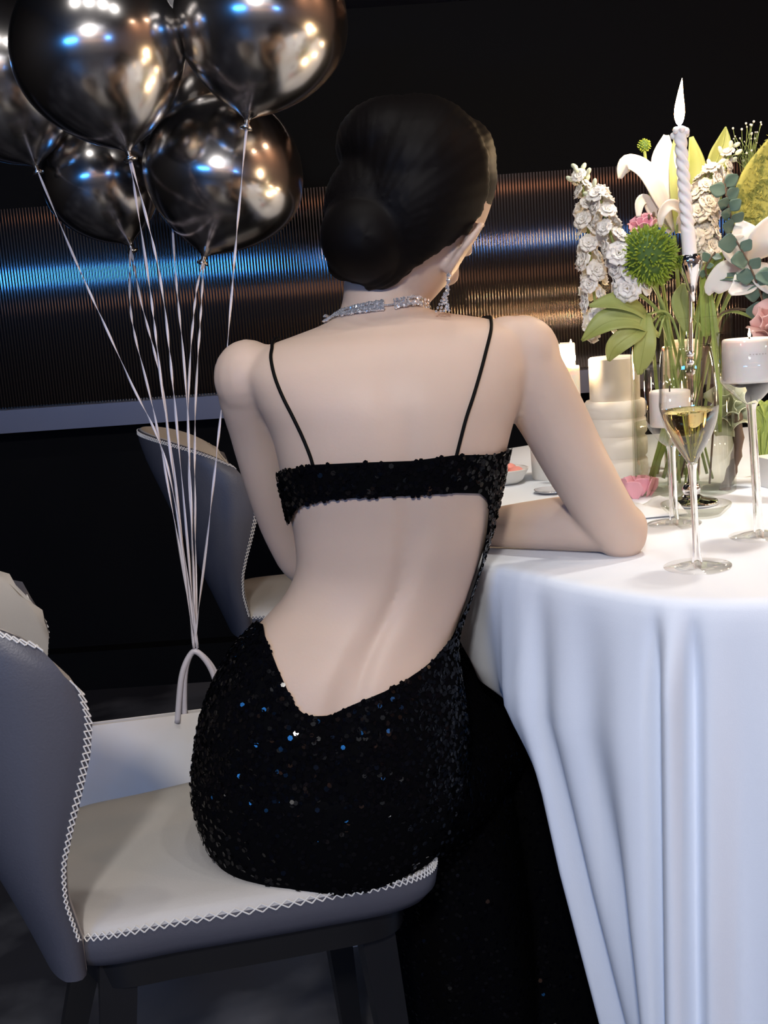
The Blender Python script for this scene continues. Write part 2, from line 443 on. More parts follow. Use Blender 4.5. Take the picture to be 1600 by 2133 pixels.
# ------------------------------------------------------------------ chairs
def chair_local():
    """side chair, local x forward, y to the far side; origin under the rear of the seat"""
    W, D, Z = .310, .40, .458
    parts = {}
    outline = []
    ctrl = [(.0, -W / 2), (.10, -W / 2 - .013), (.25, -W / 2 - .029), (.355, -W / 2 - .034), (.398, -W / 2), (.408, -.06), (.408, .06), (.398, W / 2), (.355, W / 2 + .034), (.25, W / 2 + .026), (.10, W / 2 + .010), (.0, W / 2), (-.035, W / 2 - .06), (-.05, 0), (-.035, -W / 2 + .06)]
    O = spline(ctrl, 96, True); cx, cy = .17, 0
    def ring(sc, z, dz=0):
        return [Vector((cx + (p[0] - cx) * sc, cy + (p[1] - cy) * sc, z + dz * ((p[0] / D) ** 3 if p[0] > 0 else 0))) for p in O]
    up = .0
    seat = MB().rings([ring(.2, Z + .004), ring(.6, Z + .005), ring(.85, Z + .0035), ring(.95, Z), ring(.985, Z - .005), ring(1.0, Z - .012)], cap=True)
    parts['seat_pad'] = (seat, LEATHER_IN)
    band = MB().rings([ring(1.0, Z - .012), ring(1.012, Z - .022), ring(1.0, Z - .038), ring(.955, Z - .052), ring(.85, Z - .058), ring(.2, Z - .058)], cap=True)
    parts['seat_band'] = (band, LEATHER_OUT)
    rail = MB()
    rail.rings([ring(.86, Z - .055), ring(.84, Z - .095)], cap=True)
    parts['seat_rail'] = (rail, DARK_METAL)
    # stitches: a crossing zigzag round the seat edge
    st = MB()
    E = [Vector((cx + (p[0] - cx) * 1.006, (p[1]) * 1.006, Z - .012)) for p in spline(ctrl, 170, True)]
    Nrm = [Vector((p.x - cx, p.y, 0)).normalized() for p in E]
    for i in range(len(E)):
        a, b = E[i], E[(i + 1) % len(E)]; na = Nrm[i]
        if a.x < -.012: continue
        hi, lo = Vector((0, 0, .0045)) - na * .0015, Vector((0, 0, -.0035)) + na * .0016
        st.tube([a + hi, b + lo], .0008, 4); st.tube([a + lo, b + hi], .0008, 4)
    # backrest shell: angle a wraps from the near wing (-90) to the far wing (+90)
    edge = [(.0, .400), (.0, .452), (-.008, .504), (-.006, .542), (.006, .583), (.020, .623), (.031, .658), (.037, .693), (.030, .7195), (.006, .752)]
    xe_z = np.array([e[1] for e in edge]); xe_x = np.array([e[0] for e in edge])
    def surf(a, t, off=0):
        c = math.cos(a)
        ztop = .752 + .10 * c ** .55
        z = .405 + t * (ztop - .405)
        zz = .405 + t * (.752 - .405)
        xe = float(np.interp(zz, xe_z, xe_x))
        xb = -.035 - .165 * t
        hw = W / 2 + .030 * math.sin(PI * min(1, t)) * .6 + .02 * t
        xe -= .035 * smooth(.2, 1.4, a)
        x = xe + (xb - xe) * c; y = hw * math.sin(a)
        return Vector((x, y, z))
    NA, NT = 48, 22
    A = [-PI / 2 + PI * i / NA for i in range(NA + 1)]; T = [j / NT for j in range(NT + 1)]
    def rounded(a, t):                    # round off the top corners of the wings
        return t
    G = [[surf(a, t) for a in A] for t in T]
    Nn = [[None] * (NA + 1) for _ in T]
    for j in range(NT + 1):
        for i in range(NA + 1):
            du = G[j][min(i + 1, NA)] - G[j][max(i - 1, 0)]; dv = G[min(j + 1, NT)][i] - G[max(j - 1, 0)][i]
            n = du.cross(dv).normalized(); ctr = Vector((.15, 0, G[j][i].z))
            if n.dot(ctr - G[j][i]) < 0: n = -n       # towards the sitter
            Nn[j][i] = n
    th = .030
    def shell(G1, G2):
        mb = MB(); J, I = len(G1), len(G1[0]); V = [p for r in G1 for p in r] + [p for r in G2 for p in r]; N = I * J
        q = [(j * I + i, j * I + i + 1, (j + 1) * I + i + 1, (j + 1) * I + i) for j in range(J - 1) for i in range(I - 1)]
        F = q + [tuple(N + k for k in f[::-1]) for f in q]
        ed = [i for i in range(I)] + [j * I + I - 1 for j in range(1, J)] + [(J - 1) * I + i for i in range(I - 2, -1, -1)] + [j * I for j in range(J - 2, 0, -1)]
        F += [(ed[(k + 1) % len(ed)], ed[k], N + ed[k], N + ed[(k + 1) % len(ed)]) for k in range(len(ed))]
        return mb.add(V, F)
    def puff(i, j):                        # thickness falls off to the rim
        e = min(i, NA - i, (NT - j) * 1.2) / 4.0
        return min(1, .25 + .75 * math.sqrt(min(1, e)))
    Gi = [[G[j][i] + Nn[j][i] * (th * .55 * puff(i, j)) for i in range(NA + 1)] for j in range(NT + 1)]
    Go = [[G[j][i] - Nn[j][i] * (th * .55 * puff(i, j)) for i in range(NA + 1)] for j in range(NT + 1)]
    Gm = G
    parts['backrest_cushion'] = (shell(Gm, Gi), LEATHER_IN)
    parts['backrest_shell'] = (shell(Gm, Go), LEATHER_OUT)
    def pair(p, q, n, f): return tuple(p + n * .0008) + tuple(p.lerp(q, f) + n * .0018)
    rim = [pair(Go[j][0], Go[j][1], -Nn[j][0], .5) for j in range(3, NT + 1)] + [pair(Go[NT][i], Go[NT - 1][i], -Nn[NT][i], .35) for i in range(1, NA + 1)] + [pair(Go[j][NA], Go[j][NA - 1], -Nn[j][NA], .5) for j in range(NT - 1, 2, -1)]
    RP = spline(rim, 190)
    for k in range(len(RP) - 1):
        a, b = RP[k], RP[k + 1]
        st.tube([Vector(a[:3]), Vector(b[3:])], .0009, 4); st.tube([Vector(a[3:]), Vector(b[:3])], .0009, 4)
    parts['cross_stitch'] = (st, STITCH)
    legs = []
    for (x0, y0), (x1, y1), s0, s1 in (((.325, -.115), (.355, -.150), .042, .026), ((.325, .115), (.355, .150), .042, .026),
                                       ((.035, -.105), (-.01, -.135), .042, .028), ((.035, .105), (-.075, .150), .042, .026)):
        mb = MB(); R = []
        for f in (0, 1):
            x, y, z = (x0, y0, Z - .06) if f == 0 else (x1, y1, 0); s = s0 if f == 0 else s1
            R.append([Vector((x + dx * s / 2, y + dy * s / 2, z)) for dx, dy in ((-1, -1), (1, -1), (1, 1), (-1, 1))])
        legs.append(mb.rings(R))
    return parts, legs
def build_chair(label):
    parts, legs = chair_local()
    t = thing('dining_chair', (0, 0, 0), label, 'chair', 'dining chairs')
    for k, (mb, m) in parts.items():
        o = part(k, mb, m, t, True, 50)
        if k == 'cross_stitch': o['kind'] = 'stuff'; o['label'] = 'pale crossed stitching along the leather edges'
        if k in ('backrest_shell', 'seat_band'): o['label'] = 'slate grey leather outer covering'
        if k in ('backrest_cushion', 'seat_pad'): o['label'] = 'beige leather inner covering'
    for mb in legs: part('leg', mb, DARK_METAL, t, False)
    return t
def copy_thing(o, label, loc, rz):
    c = o.copy(); COL.objects.link(c); c['label'] = label; c.location = loc; c.rotation_euler = (0, 0, rz)
    for ch in o.children:
        d = ch.copy(); COL.objects.link(d); d.parent = c
        for g in ch.children:
            e = g.copy(); COL.objects.link(e); e.parent = d
    return c
chair = build_chair('grey and beige leather dining chair the woman sits on, in front')
def place(o, corner, deg):
    """put the near rear corner of the seat at a point on the floor plan"""
    a = math.radians(deg); o.rotation_euler = (0, 0, a)
    lx, ly = 0, -.310 / 2
    o.location = (corner[0] - (lx * math.cos(a) - ly * math.sin(a)), corner[1] - (lx * math.sin(a) + ly * math.cos(a)), 0)
place(chair, (-.350, 1.070), 17)
chair2 = copy_thing(chair, 'dining chair in the dark behind the woman, left of her waist', (0, 0, 0), 0)
place(chair2, (-.30, 2.28), 8)

# ------------------------------------------------------------------ the woman
def ringpts(L, R, db, df, n=56, tc=0, g=0, e=2.25):
    c = (L + R) / 2; u = (R - L) / 2; out = []
    back = Vector((0, -1, 0))
    for i in range(n):
        a = 2 * PI * i / n; ca, sa = math.cos(a), math.sin(a)
        x = math.copysign(abs(ca) ** (2 / e), ca); y = math.copysign(abs(sa) ** (2 / e), sa)
        d = db if y > 0 else df
        yy = y * d
        if y > 0 and g: yy -= g * math.exp(-((x - tc) / .10) ** 2) * y - g * .18 * (math.exp(-((x - tc - .26) / .16) ** 2) + math.exp(-((x - tc + .26) / .16) ** 2)) * y
        out.append(c + u * x + back * yy)
    return out
TORSO = [  # left px, right px, depth, back half-depth, front half-depth, spine offset, groove
    ((520, 1800), (830, 1795), 1.225, .085, .11, .0, 0),
    ((450, 1748), (905, 1745), 1.225, .105, .12, .0, 0),
    ((416, 1660), (950, 1670), 1.225, .112, .12, .0, .002),
    ((413, 1570), (968, 1590), 1.225, .112, .115, .0, .006),
    ((432, 1470), (965, 1490), 1.225, .104, .11, .03, .008),
    ((478, 1372), (952, 1400), 1.23, .094, .105, .07, .009),
    ((542, 1300), (946, 1330), 1.237, .084, .098, .10, .009),
    ((590, 1245), (966, 1260), 1.243, .078, .09, .12, .009),
    ((616, 1185), (990, 1190), 1.245, .077, .082, .14, .008),
    ((612, 1110), (1016, 1110), 1.243, .082, .085, .16, .007),
    ((594, 1030), (1037, 1020), 1.24, .088, .095, .16, .006),
    ((580, 960), (1052, 945), 1.238, .091, .105, .14, .005),
    ((562, 895), (1068, 880), 1.238, .092, .10, .10, .004),
    ((530, 832), (1090, 815), 1.24, .090, .09, .05, .003),
    ((512, 775), (1102, 745), 1.245, .082, .075, .0, .002),
    ((545, 728), (1090, 690), 1.25, .068, .06, -.04, .001),
    ((612, 700), (1020, 665), 1.256, .055, .05, -.05, 0),
    ((668, 678), (935, 652), 1.262, .048, .045, 0, 0),
    ((702, 655), (885, 640), 1.266, .044, .045, 0, 0),
    ((714, 625), (870, 618), 1.27, .042, .046, 0, 0),
    ((718, 580), (872, 575), 1.275, .042, .048, 0, 0),
    ((730, 520), (890, 515), 1.28, .04, .05, 0, 0)]
def torso_mb(rows):
    dat = [tuple(at(*L, Y)) + tuple(at(*R, Y)) + (db, df, tc, g) for L, R, Y, db, df, tc, g in rows]
    S = spline(dat, len(rows) * 5)
    return MB().rings([ringpts(Vector(s[0:3]), Vector(s[3:6]), s[6], s[7], 64, s[8], s[9] * .8) for s in S])
def limb(P, n=40):
    """P: list of (px, py, Y, radius) or (Vector, radius)"""
    Q = [tuple(at(p[0], p[1], p[2])) + (p[3],) if len(p) == 4 else tuple(p[0]) + (p[1],) for p in P]
    S = spline(Q, n); mb = MB().tube([s[:3] for s in S], [s[3] for s in S], 20)
    mb2 = MB().ball(S[0][:3], S[0][3] * .98); mb3 = MB().ball(S[-1][:3], S[-1][3] * .98)
    return [mb, mb2, mb3]
def hand(W, d, up, side, curl=.35):
    """palm and five fingers; side = the thumb's side"""
    d, up, side = d.normalized(), up.normalized(), side.normalized(); out = []
    lens = [(.040, .024, .020), (.044, .028, .021), (.041, .026, .020), (.032, .019, .017)]
    for k in range(4):
        f = 1.5 - k
        base = W + d * .012 + side * f * .009
        kn = W + d * (.082 - abs(f - .5) * .006) + side * f * .019 + up * .004
        out += limb([(base, .013), ((base + kn) / 2 + up * .003, .0125), (kn, .0105)], 8)
        p, ang = kn, .12; pts = [(p, .0098)]
        for q, l in enumerate(lens[k]):
            ang += curl * (.55 + .3 * q); dd = d * math.cos(ang) - up * math.sin(ang) + side * f * .05
            p = p + dd.normalized() * l; pts.append((p, (.0086, .0080, .0068)[q]))
        out += limb(pts, 16)
    t0 = W + d * .018 + side * .020; t1 = W + d * .048 + side * .044 - up * .008; t2 = W + d * .078 + side * .054 - up * .012; t3 = W + d * .100 + side * .052 - up * .016
    out += limb([(t0, .014), (t1, .0115), (t2, .0095), (t3, .0080)], 16)
    return out

HC = at(859, 466, 1.268)                                            # head centre
fwd = Vector((.27, .90, -.34)).normalized()
upv = Vector((.60, .14, .78)).normalized()
rgt = fwd.cross(upv).normalized(); upv = rgt.cross(fwd).normalized()
HM = Matrix((rgt, fwd, upv)).transposed()
def hp(x, y, z): return HC + HM @ Vector((x, y, z)) * .93
def head_mbs():
    lv = [(.118, .012, .02, -.03), (.110, .042, .050, -.060), (.088, .060, .074, -.082), (.05, .070, .088, -.094), (.01, .071, .090, -.094), (-.025, .069, .090, -.080),
          (-.055, .061, .089, -.05), (-.078, .050, .088, -.022), (-.096, .034, .086, .01), (-.106, .018, .080, .04)]
    S = spline(lv, 40); RG = []
    for z, wd, fr, bk in S:
        c = (fr + bk) / 2; h = (fr - bk) / 2
        RG.append([hp(wd * math.copysign(abs(math.cos(a)) ** .9, math.cos(a)), c + h * math.sin(a), z) for a in [2 * PI * i / 40 for i in range(40)]])
    out = [MB().rings(RG)]
    out += limb([(hp(0, .090, .012), .007), (hp(0, .103, -.018), .009), (hp(0, .108, -.030), .0115), (hp(0, .094, -.038), .009)], 14)   # nose
    for s in (-1, 1):
        out.append(MB().ball(hp(s * .010, .100, -.034), .0085))
        out += limb([(hp(s * .012, .087, .024), .008), (hp(s * .034, .082, .027), .008), (hp(s * .052, .066, .018), .007)], 10)      # brow
        out += limb([(hp(s * .030, .076, -.026), .016), (hp(s * .050, .058, -.020), .014)], 8)                                       # cheekbone
    out += limb([(hp(-.018, .084, -.061), .006), (hp(0, .092, -.059), .0075), (hp(.018, .084, -.061), .006)], 12)
    out += limb([(hp(-.015, .084, -.070), .006), (hp(0, .091, -.072), .008), (hp(.015, .084, -.070), .006)], 12)
    out.append(MB().ball(hp(0, .080, -.097), (.016, .014, .014)))
    return out
def ear_mbs(s):
    e = lambda y, z, x=.0: hp(s * (.070 + x), y, z)
    loop = [(e(-.004, .022, .004), .0042), (e(-.016, .032, .012), .0045), (e(-.030, .026, .018), .0045), (e(-.034, .006, .018), .0042), (e(-.026, -.016, .013), .0042), (e(-.014, -.030, .008), .0055), (e(-.004, -.028, .004), .005)]
    out = limb(loop, 30)
    out += limb([(e(-.004, .012, .002), .008), (e(-.020, .012, .010), .0052), (e(-.026, .008, .013), .005)], 12)
    out += limb([(e(-.004, -.010, .001), .008), (e(-.016, -.012, .007), .0052), (e(-.022, -.006, .011), .005)], 12)
    return out

woman = thing('person', at(690, 1780, 1.225), 'woman seen from behind in a backless black sequin gown, elbow on the table', 'person')
body_parts = [torso_mb(TORSO)]
body_parts += [MB().ball(at(518, 788, 1.258), (.040, .042, .044)), MB().ball(at(1088, 738, 1.255), (.043, .043, .044))]
# right arm: shoulder, elbow on the table, forearm along the cloth edge
RA = [(1060, 730, 1.25, .040), (1096, 775, 1.255, .0425), (1148, 865, 1.26, .0400), (1203, 970, 1.265, .0375), (1254, 1055, 1.272, .0345), (1294, 1112, 1.28, .0315)]
body_parts += limb(RA)
el = at(1297, 1118, 1.282); el.z = TZ + .031
wr = Vector((.085, 1.385, TZ + .024))
body_parts += limb([(el, .031), (el.lerp(wr, .25) + Vector((0, 0, .006)), .0335), (el.lerp(wr, .5) + Vector((0, 0, .004)), .030), (el.lerp(wr, .8), .024), (wr, .021)])
body_parts += hand(wr, Vector((.10, 1, -.06)), Vector((0, 0, 1)), Vector((-1, .1, 0)), .10)
# left arm: down and forward to the lap
LA = [(540, 785, 1.255, .038), (524, 815, 1.265, .0385), (537, 890, 1.29, .0345), (564, 1000, 1.325, .0325), (592, 1090, 1.36, .031), (622, 1160, 1.385, .029)]
body_parts += limb(LA)
le = at(622, 1160, 1.385); lw_ = at(790, 1300, 1.49)
body_parts += limb([(le, .029), (le.lerp(lw_, .3), .030), (le.lerp(lw_, .7), .024), (lw_, .020)])
body_parts += hand(lw_, (lw_ - le), Vector((0, -.3, 1)), Vector((.3, 1, .2)), .25)
# legs inside the gown
hipL, hipR = at(610, 1640, 1.24), at(790, 1640, 1.24)
knL, knR = Vector((.045, 1.58, .525)), Vector((.150, 1.575, .525))
for hp0, k, f in ((hipL, knL, Vector((.06, 1.66, .07))), (hipR, knR, Vector((.17, 1.66, .07)))):
    body_parts += limb([(hp0, .072), (hp0.lerp(k, .5), .064), (k, .050), (k.lerp(f, .35) + Vector((0, -.015, 0)), .048), (k.lerp(f, .8), .032), (f, .030)])
    body_parts += limb([(f + Vector((0, -.03, -.035)), .028), (f + Vector((.01, .06, -.04)), .026), (f + Vector((.015, .14, -.052)), .016)], 14)
body_parts += head_mbs() + ear_mbs(1) + ear_mbs(-1)
body_me = remesh(body_parts, .0038, 5)
wo = wpos(woman)
BODY = bvh_of(body_me)
for v in body_me.vertices: v.co -= wo
link('body', body_me, SKIN, woman)
def cast(bvh, x, y, off=0):
    d = ray(x, y).normalized(); h = bvh.ray_cast(CC, d)
    if h[0] is None: return None
    n = h[1] if h[1].dot(d) < 0 else -h[1]
    return h[0] + n * off
for s in (-1, 1):
    part('eye', MB().ball(hp(s * .032, .070, .008), .0125), EYE, woman)

def seg_dist(p, a, b):
    ax, ay = a; bx, by = b; px, py = p; dx, dy = bx - ax, by - ay
    t = max(0, min(1, ((px - ax) * dx + (py - ay) * dy) / (dx * dx + dy * dy)))
    return math.hypot(px - ax - t * dx, py - ay - t * dy)
def poly_sd(p, Q):
    d = min(seg_dist(p, Q[i], Q[(i + 1) % len(Q)]) for i in range(len(Q))); ins = False
    for i in range(len(Q)):
        (x1, y1), (x2, y2) = Q[i], Q[(i + 1) % len(Q)]
        if (y1 > p[1]) != (y2 > p[1]) and p[0] < (x2 - x1) * (p[1] - y1) / (y2 - y1) + x1: ins = not ins
    return -d if ins else d
# hair: swept back cap with a low bun
def hair_mbs():
    B = lambda x, y, Y, rx, ry=None, rz=None: MB().ball(at(x, y, Y), (rx, ry or rx, rz or rx), 28, 18)
    out = [B(868, 355, 1.275, .081, .102, .080), B(950, 365, 1.285, .046, .075, .060), B(795, 432, 1.250, .064, .064, .064), B(764, 492, 1.222, .051, .050, .049), B(845, 462, 1.245, .048, .050, .046),
           B(735, 525, 1.228, .028), B(815, 300, 1.27, .062, .08, .050), B(978, 335, 1.29, .030, .06, .045)]
    # a layer of hair lying on the skull, down to the hairline above the ear
    line = [(790, 585), (822, 572), (852, 552), (886, 528), (925, 503), (950, 482), (972, 470), (990, 446), (1004, 410), (1012, 370), (1000, 300), (950, 235), (860, 225), (770, 270), (720, 420), (740, 560)]
    for gx in range(700, 1020, 11):
        for gy in range(225, 590, 11):
            if poly_sd((gx, gy), line) < -6:
                h = cast(BODY, gx, gy)
                if h is not None and h.y < 1.36: out.append(MB().ball(h, .0125, 10, 6))
    out += limb([(790, 540, 1.232, .034), (772, 582, 1.230, .014), (768, 606, 1.230, .003)], 14)
    out += limb([(835, 535, 1.235, .024), (812, 572, 1.230, .012), (800, 590, 1.232, .004)], 10)
    out += limb([(720, 545, 1.240, .022), (735, 575, 1.236, .010), (742, 590, 1.236, .003)], 10)
    return out
hair_me = remesh(hair_mbs(), .0035, 8)
hc = at(760, 496, 1.22); crown = at(900, 330, 1.25)
hn = [v.normal.copy() for v in hair_me.vertices]
for v, n in zip(hair_me.vertices, hn):       # combed grooves: around the bun, and swept back towards it on the cap
    d = v.co - hc
    if d.length < .062:
        a = math.atan2(d.z, d.x); k = math.sin(d.length * 1500 + a * 3)
    else:
        q = Vector((d.x, 0, d.z)).normalized(); k = math.sin(math.atan2(q.z, q.x) * 130 + 40 * d.length) * .7 + .5 * math.sin(math.atan2(q.z, q.x) * 47 + 20 * d.length)
    v.co += n * (.0005 * k)
for v in hair_me.vertices: v.co -= wo
hair = link('hair', hair_me, HAIR, woman, label='black hair pinned up in a low bun')

# gown: top part is the torso surface cut to the neckline and the open back, lower part drapes over the legs to the floor
OPEN = [(548, 1096), (603, 1092), (610, 1070), (627, 1054), (680, 1042), (760, 1036), (860, 1033), (950, 1027), (1000, 1028), (1014, 1040), (1019, 1062), (1014, 1110), (1002, 1175), (978, 1250),
        (940, 1330), (905, 1372), (880, 1393), (840, 1420), (800, 1441), (740, 1466), (700, 1484), (680, 1491), (650, 1492), (632, 1486), (618, 1474), (600, 1440), (580, 1396), (562, 1350), (552, 1325), (548, 1300), (520, 1290)]
TOPX = [560, 582, 600, 655, 740, 860, 950, 1030, 1048, 1060]; TOPY = [992, 984, 978, 968, 964, 960, 948, 947, 942, 936]
def gown_top():
    me = remesh([torso_mb(TORSO[:16])], .0038, 5)
    bm = bmesh.new(); bm.from_mesh(me)
    bm.normal_update()
    for v in bm.verts: v.co += v.normal * .0042
    def field(v):
        x, y = to_px(v.co)
        a = y - np.interp(x, TOPX, TOPY)                 # below the neckline: positive
        b = poly_sd((x, y), OPEN)
        front = v.normal.y > .25
        if front: b = max(b, (x - 640)) if y < 1300 else 50
        c = 1760 - y
        return min(a, b, c)
    F = {v: field(v) for v in bm.verts}
    for e in list(bm.edges):
        a, b = e.verts; fa, fb = F[a], F[b]
        if fa * fb < 0:
            t = fa / (fa - fb)
            if .02 < t < .98:
                ne, nv = bmesh.utils.edge_split(e, a, t); F[nv] = 0.0
    for f in list(bm.faces):
        z = [v for v in f.verts if F[v] == 0.0]
        if len(z) == 2 and len(f.verts) > 3:
            try: bmesh.utils.face_split(f, z[0], z[1])
            except Exception: pass
    kill = [f for f in bm.faces if sum(F[v] for v in f.verts) / len(f.verts) < 0]
    bmesh.ops.delete(bm, geom=kill, context='FACES')
    bmesh.ops.delete(bm, geom=[v for v in bm.verts if not v.link_faces], context='VERTS')
    out = bpy.data.meshes.new('gown'); bm.to_mesh(out); bm.free()
    out.polygons.foreach_set('use_smooth', [True] * len(out.polygons))
    return out
gt = gown_top()
def gown_low():
    mbs = [torso_mb(TORSO[:4])]
    q = lambda x, y, Y, r: (at(x, y, Y), r)
    mbs += limb([q(640, 1640, 1.235, .095), q(800, 1600, 1.36, .092), (Vector((.060, 1.58, .520)), .070)], 30)
    mbs += limb([q(800, 1640, 1.235, .095), q(900, 1600, 1.36, .090), (Vector((.165, 1.565, .515)), .080)], 30)
    for h0, kn in ((hipL, knL), (hipR, knR)):
        mbs += limb([(h0, .084), (h0.lerp(kn, .5), .076), (kn, .062)], 24)
    # skirt from the knees to the floor
    RG = []
    for k in range(24):
        f = k / 23; z = .545 * (1 - f) + .004 * f
        cx = .130 + .035 * f + .035 * f * f; cy = 1.53 + .01 * f; rx = .115 + .03 * f + .05 * f ** 3; ry = .09 + .02 * f + .06 * f ** 3
        if f < .12: rx *= .75 + .25 * f / .12; ry *= .75 + .25 * f / .12
        RG.append([Vector((cx + rx * math.cos(a) * (1 + .05 * f * math.sin(9 * a + 2 * f)), cy + ry * math.sin(a) * (1 + .06 * f * math.sin(7 * a + 1)), z)) for a in [2 * PI * i / 72 for i in range(72)]])
    mbs.append(MB().rings(RG))
    # cloth hanging between seat edge and knees
    RG = []
    for k in range(12):
        f = k / 11; z = .52 * (1 - f) + .006 * f
        cx, cy = .045 + .03 * f, 1.42 + .05 * f; rx, ry = .085 + .03 * f, .11 + .02 * f
        RG.append([Vector((cx + rx * math.cos(a), cy + ry * math.sin(a) * (1 + .08 * f * math.sin(6 * a)), z)) for a in [2 * PI * i / 48 for i in range(48)]])
    mbs.append(MB().rings(RG))
    me = remesh(mbs, .006, 6)
    nn = [v.normal.copy() for v in me.vertices]
    for v, n in zip(me.vertices, nn): v.co += n * .0065 * (1 if v.co.z > .03 else 0)
    return me
gl = gown_low()
def sub(me):
    for v in me.vertices: v.co -= wo
    return me
GT_BVH = bvh_of(gt)
def sequin_mb(me, count, seed, edge_rows=True):
    """small facetted discs sewn all over a surface, each at its own tilt"""
    R = np.random.default_rng(seed); me.calc_loop_triangles()
    co = np.array([v.co for v in me.vertices]); tri = np.array([t.vertices for t in me.loop_triangles])
    A, B, C = co[tri[:, 0]], co[tri[:, 1]], co[tri[:, 2]]
    n = np.cross(B - A, C - A); ar = np.linalg.norm(n, axis=1) + 1e-12; n = n / ar[:, None]
    # face outwards
    vn = np.array([v.normal for v in me.vertices])[tri[:, 0]]
    n *= np.sign((n * vn).sum(1) + 1e-9)[:, None]
    idx = R.choice(len(tri), count, p=ar / ar.sum()); r1, r2 = np.sqrt(R.random(count)), R.random(count)
    P = A[idx] * (1 - r1)[:, None] + B[idx] * (r1 * (1 - r2))[:, None] + C[idx] * (r1 * r2)[:, None]
    N = n[idx] + R.normal(0, .21, (count, 3)); N /= np.linalg.norm(N, axis=1)[:, None]
    T = np.cross(N, R.normal(0, 1, (count, 3))); T /= np.linalg.norm(T, axis=1)[:, None]; Bt = np.cross(N, T)
    rad = R.uniform(.0024, .0032, count)[:, None]; P = P + n[idx] * .0012
    V = np.stack([P + (T * math.cos(k * PI / 3) + Bt * math.sin(k * PI / 3)) * rad for k in range(6)], 1).reshape(-1, 3)
    out = bpy.data.meshes.new('sequins'); out.from_pydata(V.tolist(), [], [tuple(range(6 * k, 6 * k + 6)) for k in range(count)])
    return out
sq1 = sequin_mb(gt, 15000, 1); sq2 = sequin_mb(gl, 15000, 2)
gown = link('gown', sub(gt), SEQ_CLOTH, woman, label='black sequin backless gown')
skirt = link('skirt', sub(gl), SEQ_CLOTH, woman, label='long black sequin skirt of the gown')
link('sequins', sub(sq1), SEQUIN, gown, kind='stuff'); link('sequins', sub(sq2), SEQUIN, skirt, kind='stuff')
# shoulder straps
def strap(P, front):
    pts = [cast(BODY, x, y, .0018) for x, y in P]; pts = [p for p in pts if p]
    top = pts[0]
    over = []
    for dx, dy, dz in front:
        q = top + Vector((dx, dy, dz)); h = BODY.find_nearest(q); over.append(h[0] + h[1] * .002)
    S = vs([tuple(p) for p in (over[::-1] + pts)], 50)
    part('strap', MB().tube(S, .0019, 8), CORD, gown)
strap([(577, 712), (568, 728), (566, 748), (574, 785), (590, 825), (612, 868), (632, 910), (648, 950), (655, 975)], [(.0, .02, .004), (.008, .05, -.005), (.02, .075, -.04), (.03, .09, -.08)])
strap([(1016, 650), (1022, 668), (1022, 690), (1012, 730), (1000, 775), (985, 825), (970, 870), (958, 915), (948, 955)], [(0, .02, .004), (-.008, .05, -.005), (-.02, .075, -.04), (-.03, .09, -.08)])

# jewellery
def gem(mb, c, r, n, seed):
    R = random.Random(seed); q = n.to_track_quat('Z', 'Y').to_matrix() @ Matrix.Rotation(R.random() * 3, 3, 'Z')
    c = Vector(c)
    V = [c + q @ Vector((r * math.cos(PI * k / 3), r * math.sin(PI * k / 3), 0)) for k in range(6)] + [c + q @ Vector((r * .55 * math.cos(PI * k / 3 + .5), r * .55 * math.sin(PI * k / 3 + .5), r * .55)) for k in range(6)] + [c - q @ Vector((0, 0, r * .6))]
    F = [(k, (k + 1) % 6, 6 + (k + 1) % 6, 6 + k) for k in range(6)] + [tuple(range(6, 12))] + [((k + 1) % 6, k, 12) for k in range(6)]
    mb.add(V, F)
nk_base = cast(BODY, 775, 650) or at(775, 650, 1.22)
neck_t = thing('necklace', nk_base, 'sparkling crystal collar necklace around the woman\'s neck', 'necklace')
gm, ln = MB(), MB(); k = 0
BACKN = [(678, 668), (700, 660), (725, 652), (750, 646), (775, 641), (795, 638), (812, 637), (828, 634), (845, 632), (862, 631), (872, 634)]
BP = [cast(BODY, x, y, .003) or at(x, y, 1.25) for x, y in BACKN]
path = vs([tuple(p) for p in BP], 46)
for i, p in enumerate(path):
    h = BODY.find_nearest(p); n = h[1] if h[1] else Vector((0, -1, 0)); f = i / 45
    x = to_px(p)[0]
    if 797 < x < 822:
        gem(gm, p, .0012, n, k); k += 1; continue
    for r in (-1, 0, 1):
        q = p + Vector((0, 0, 1)) * r * .0047 + n * (.0015 if r == 0 else .0)
        h2 = BODY.find_nearest(q); q = h2[0] + h2[1] * .003
        gem(gm, q, rnd.uniform(.0021, .0030), (n + Vector((rnd.uniform(-.5, .5), rnd.uniform(-.5, .5), rnd.uniform(-.5, .5)))).normalized(), k); k += 1
# round the front of the neck
c0 = (BP[0] + BP[-1]) / 2
for j in range(34):
    a = PI * (j + .5) / 34
    q = c0 + (BP[-1] - BP[0]) / 2 * math.cos(a) + Vector((0, .10, -.01)) * math.sin(a)
    h = BODY.find_nearest(q)
    for r in (-1, 0, 1):
        gem(gm, h[0] + h[1] * .003 + Vector((0, 0, r * .0045)), .0026, h[1], k); k += 1
part('gems', gm, CRYSTAL, neck_t, False, kind='stuff')
ring_pts = [tuple(p + (BODY.find_nearest(p)[1] * -.001)) for p in path]
part('chain', MB().tube(vs(ring_pts, 60), .0009, 6), SILVER, neck_t)

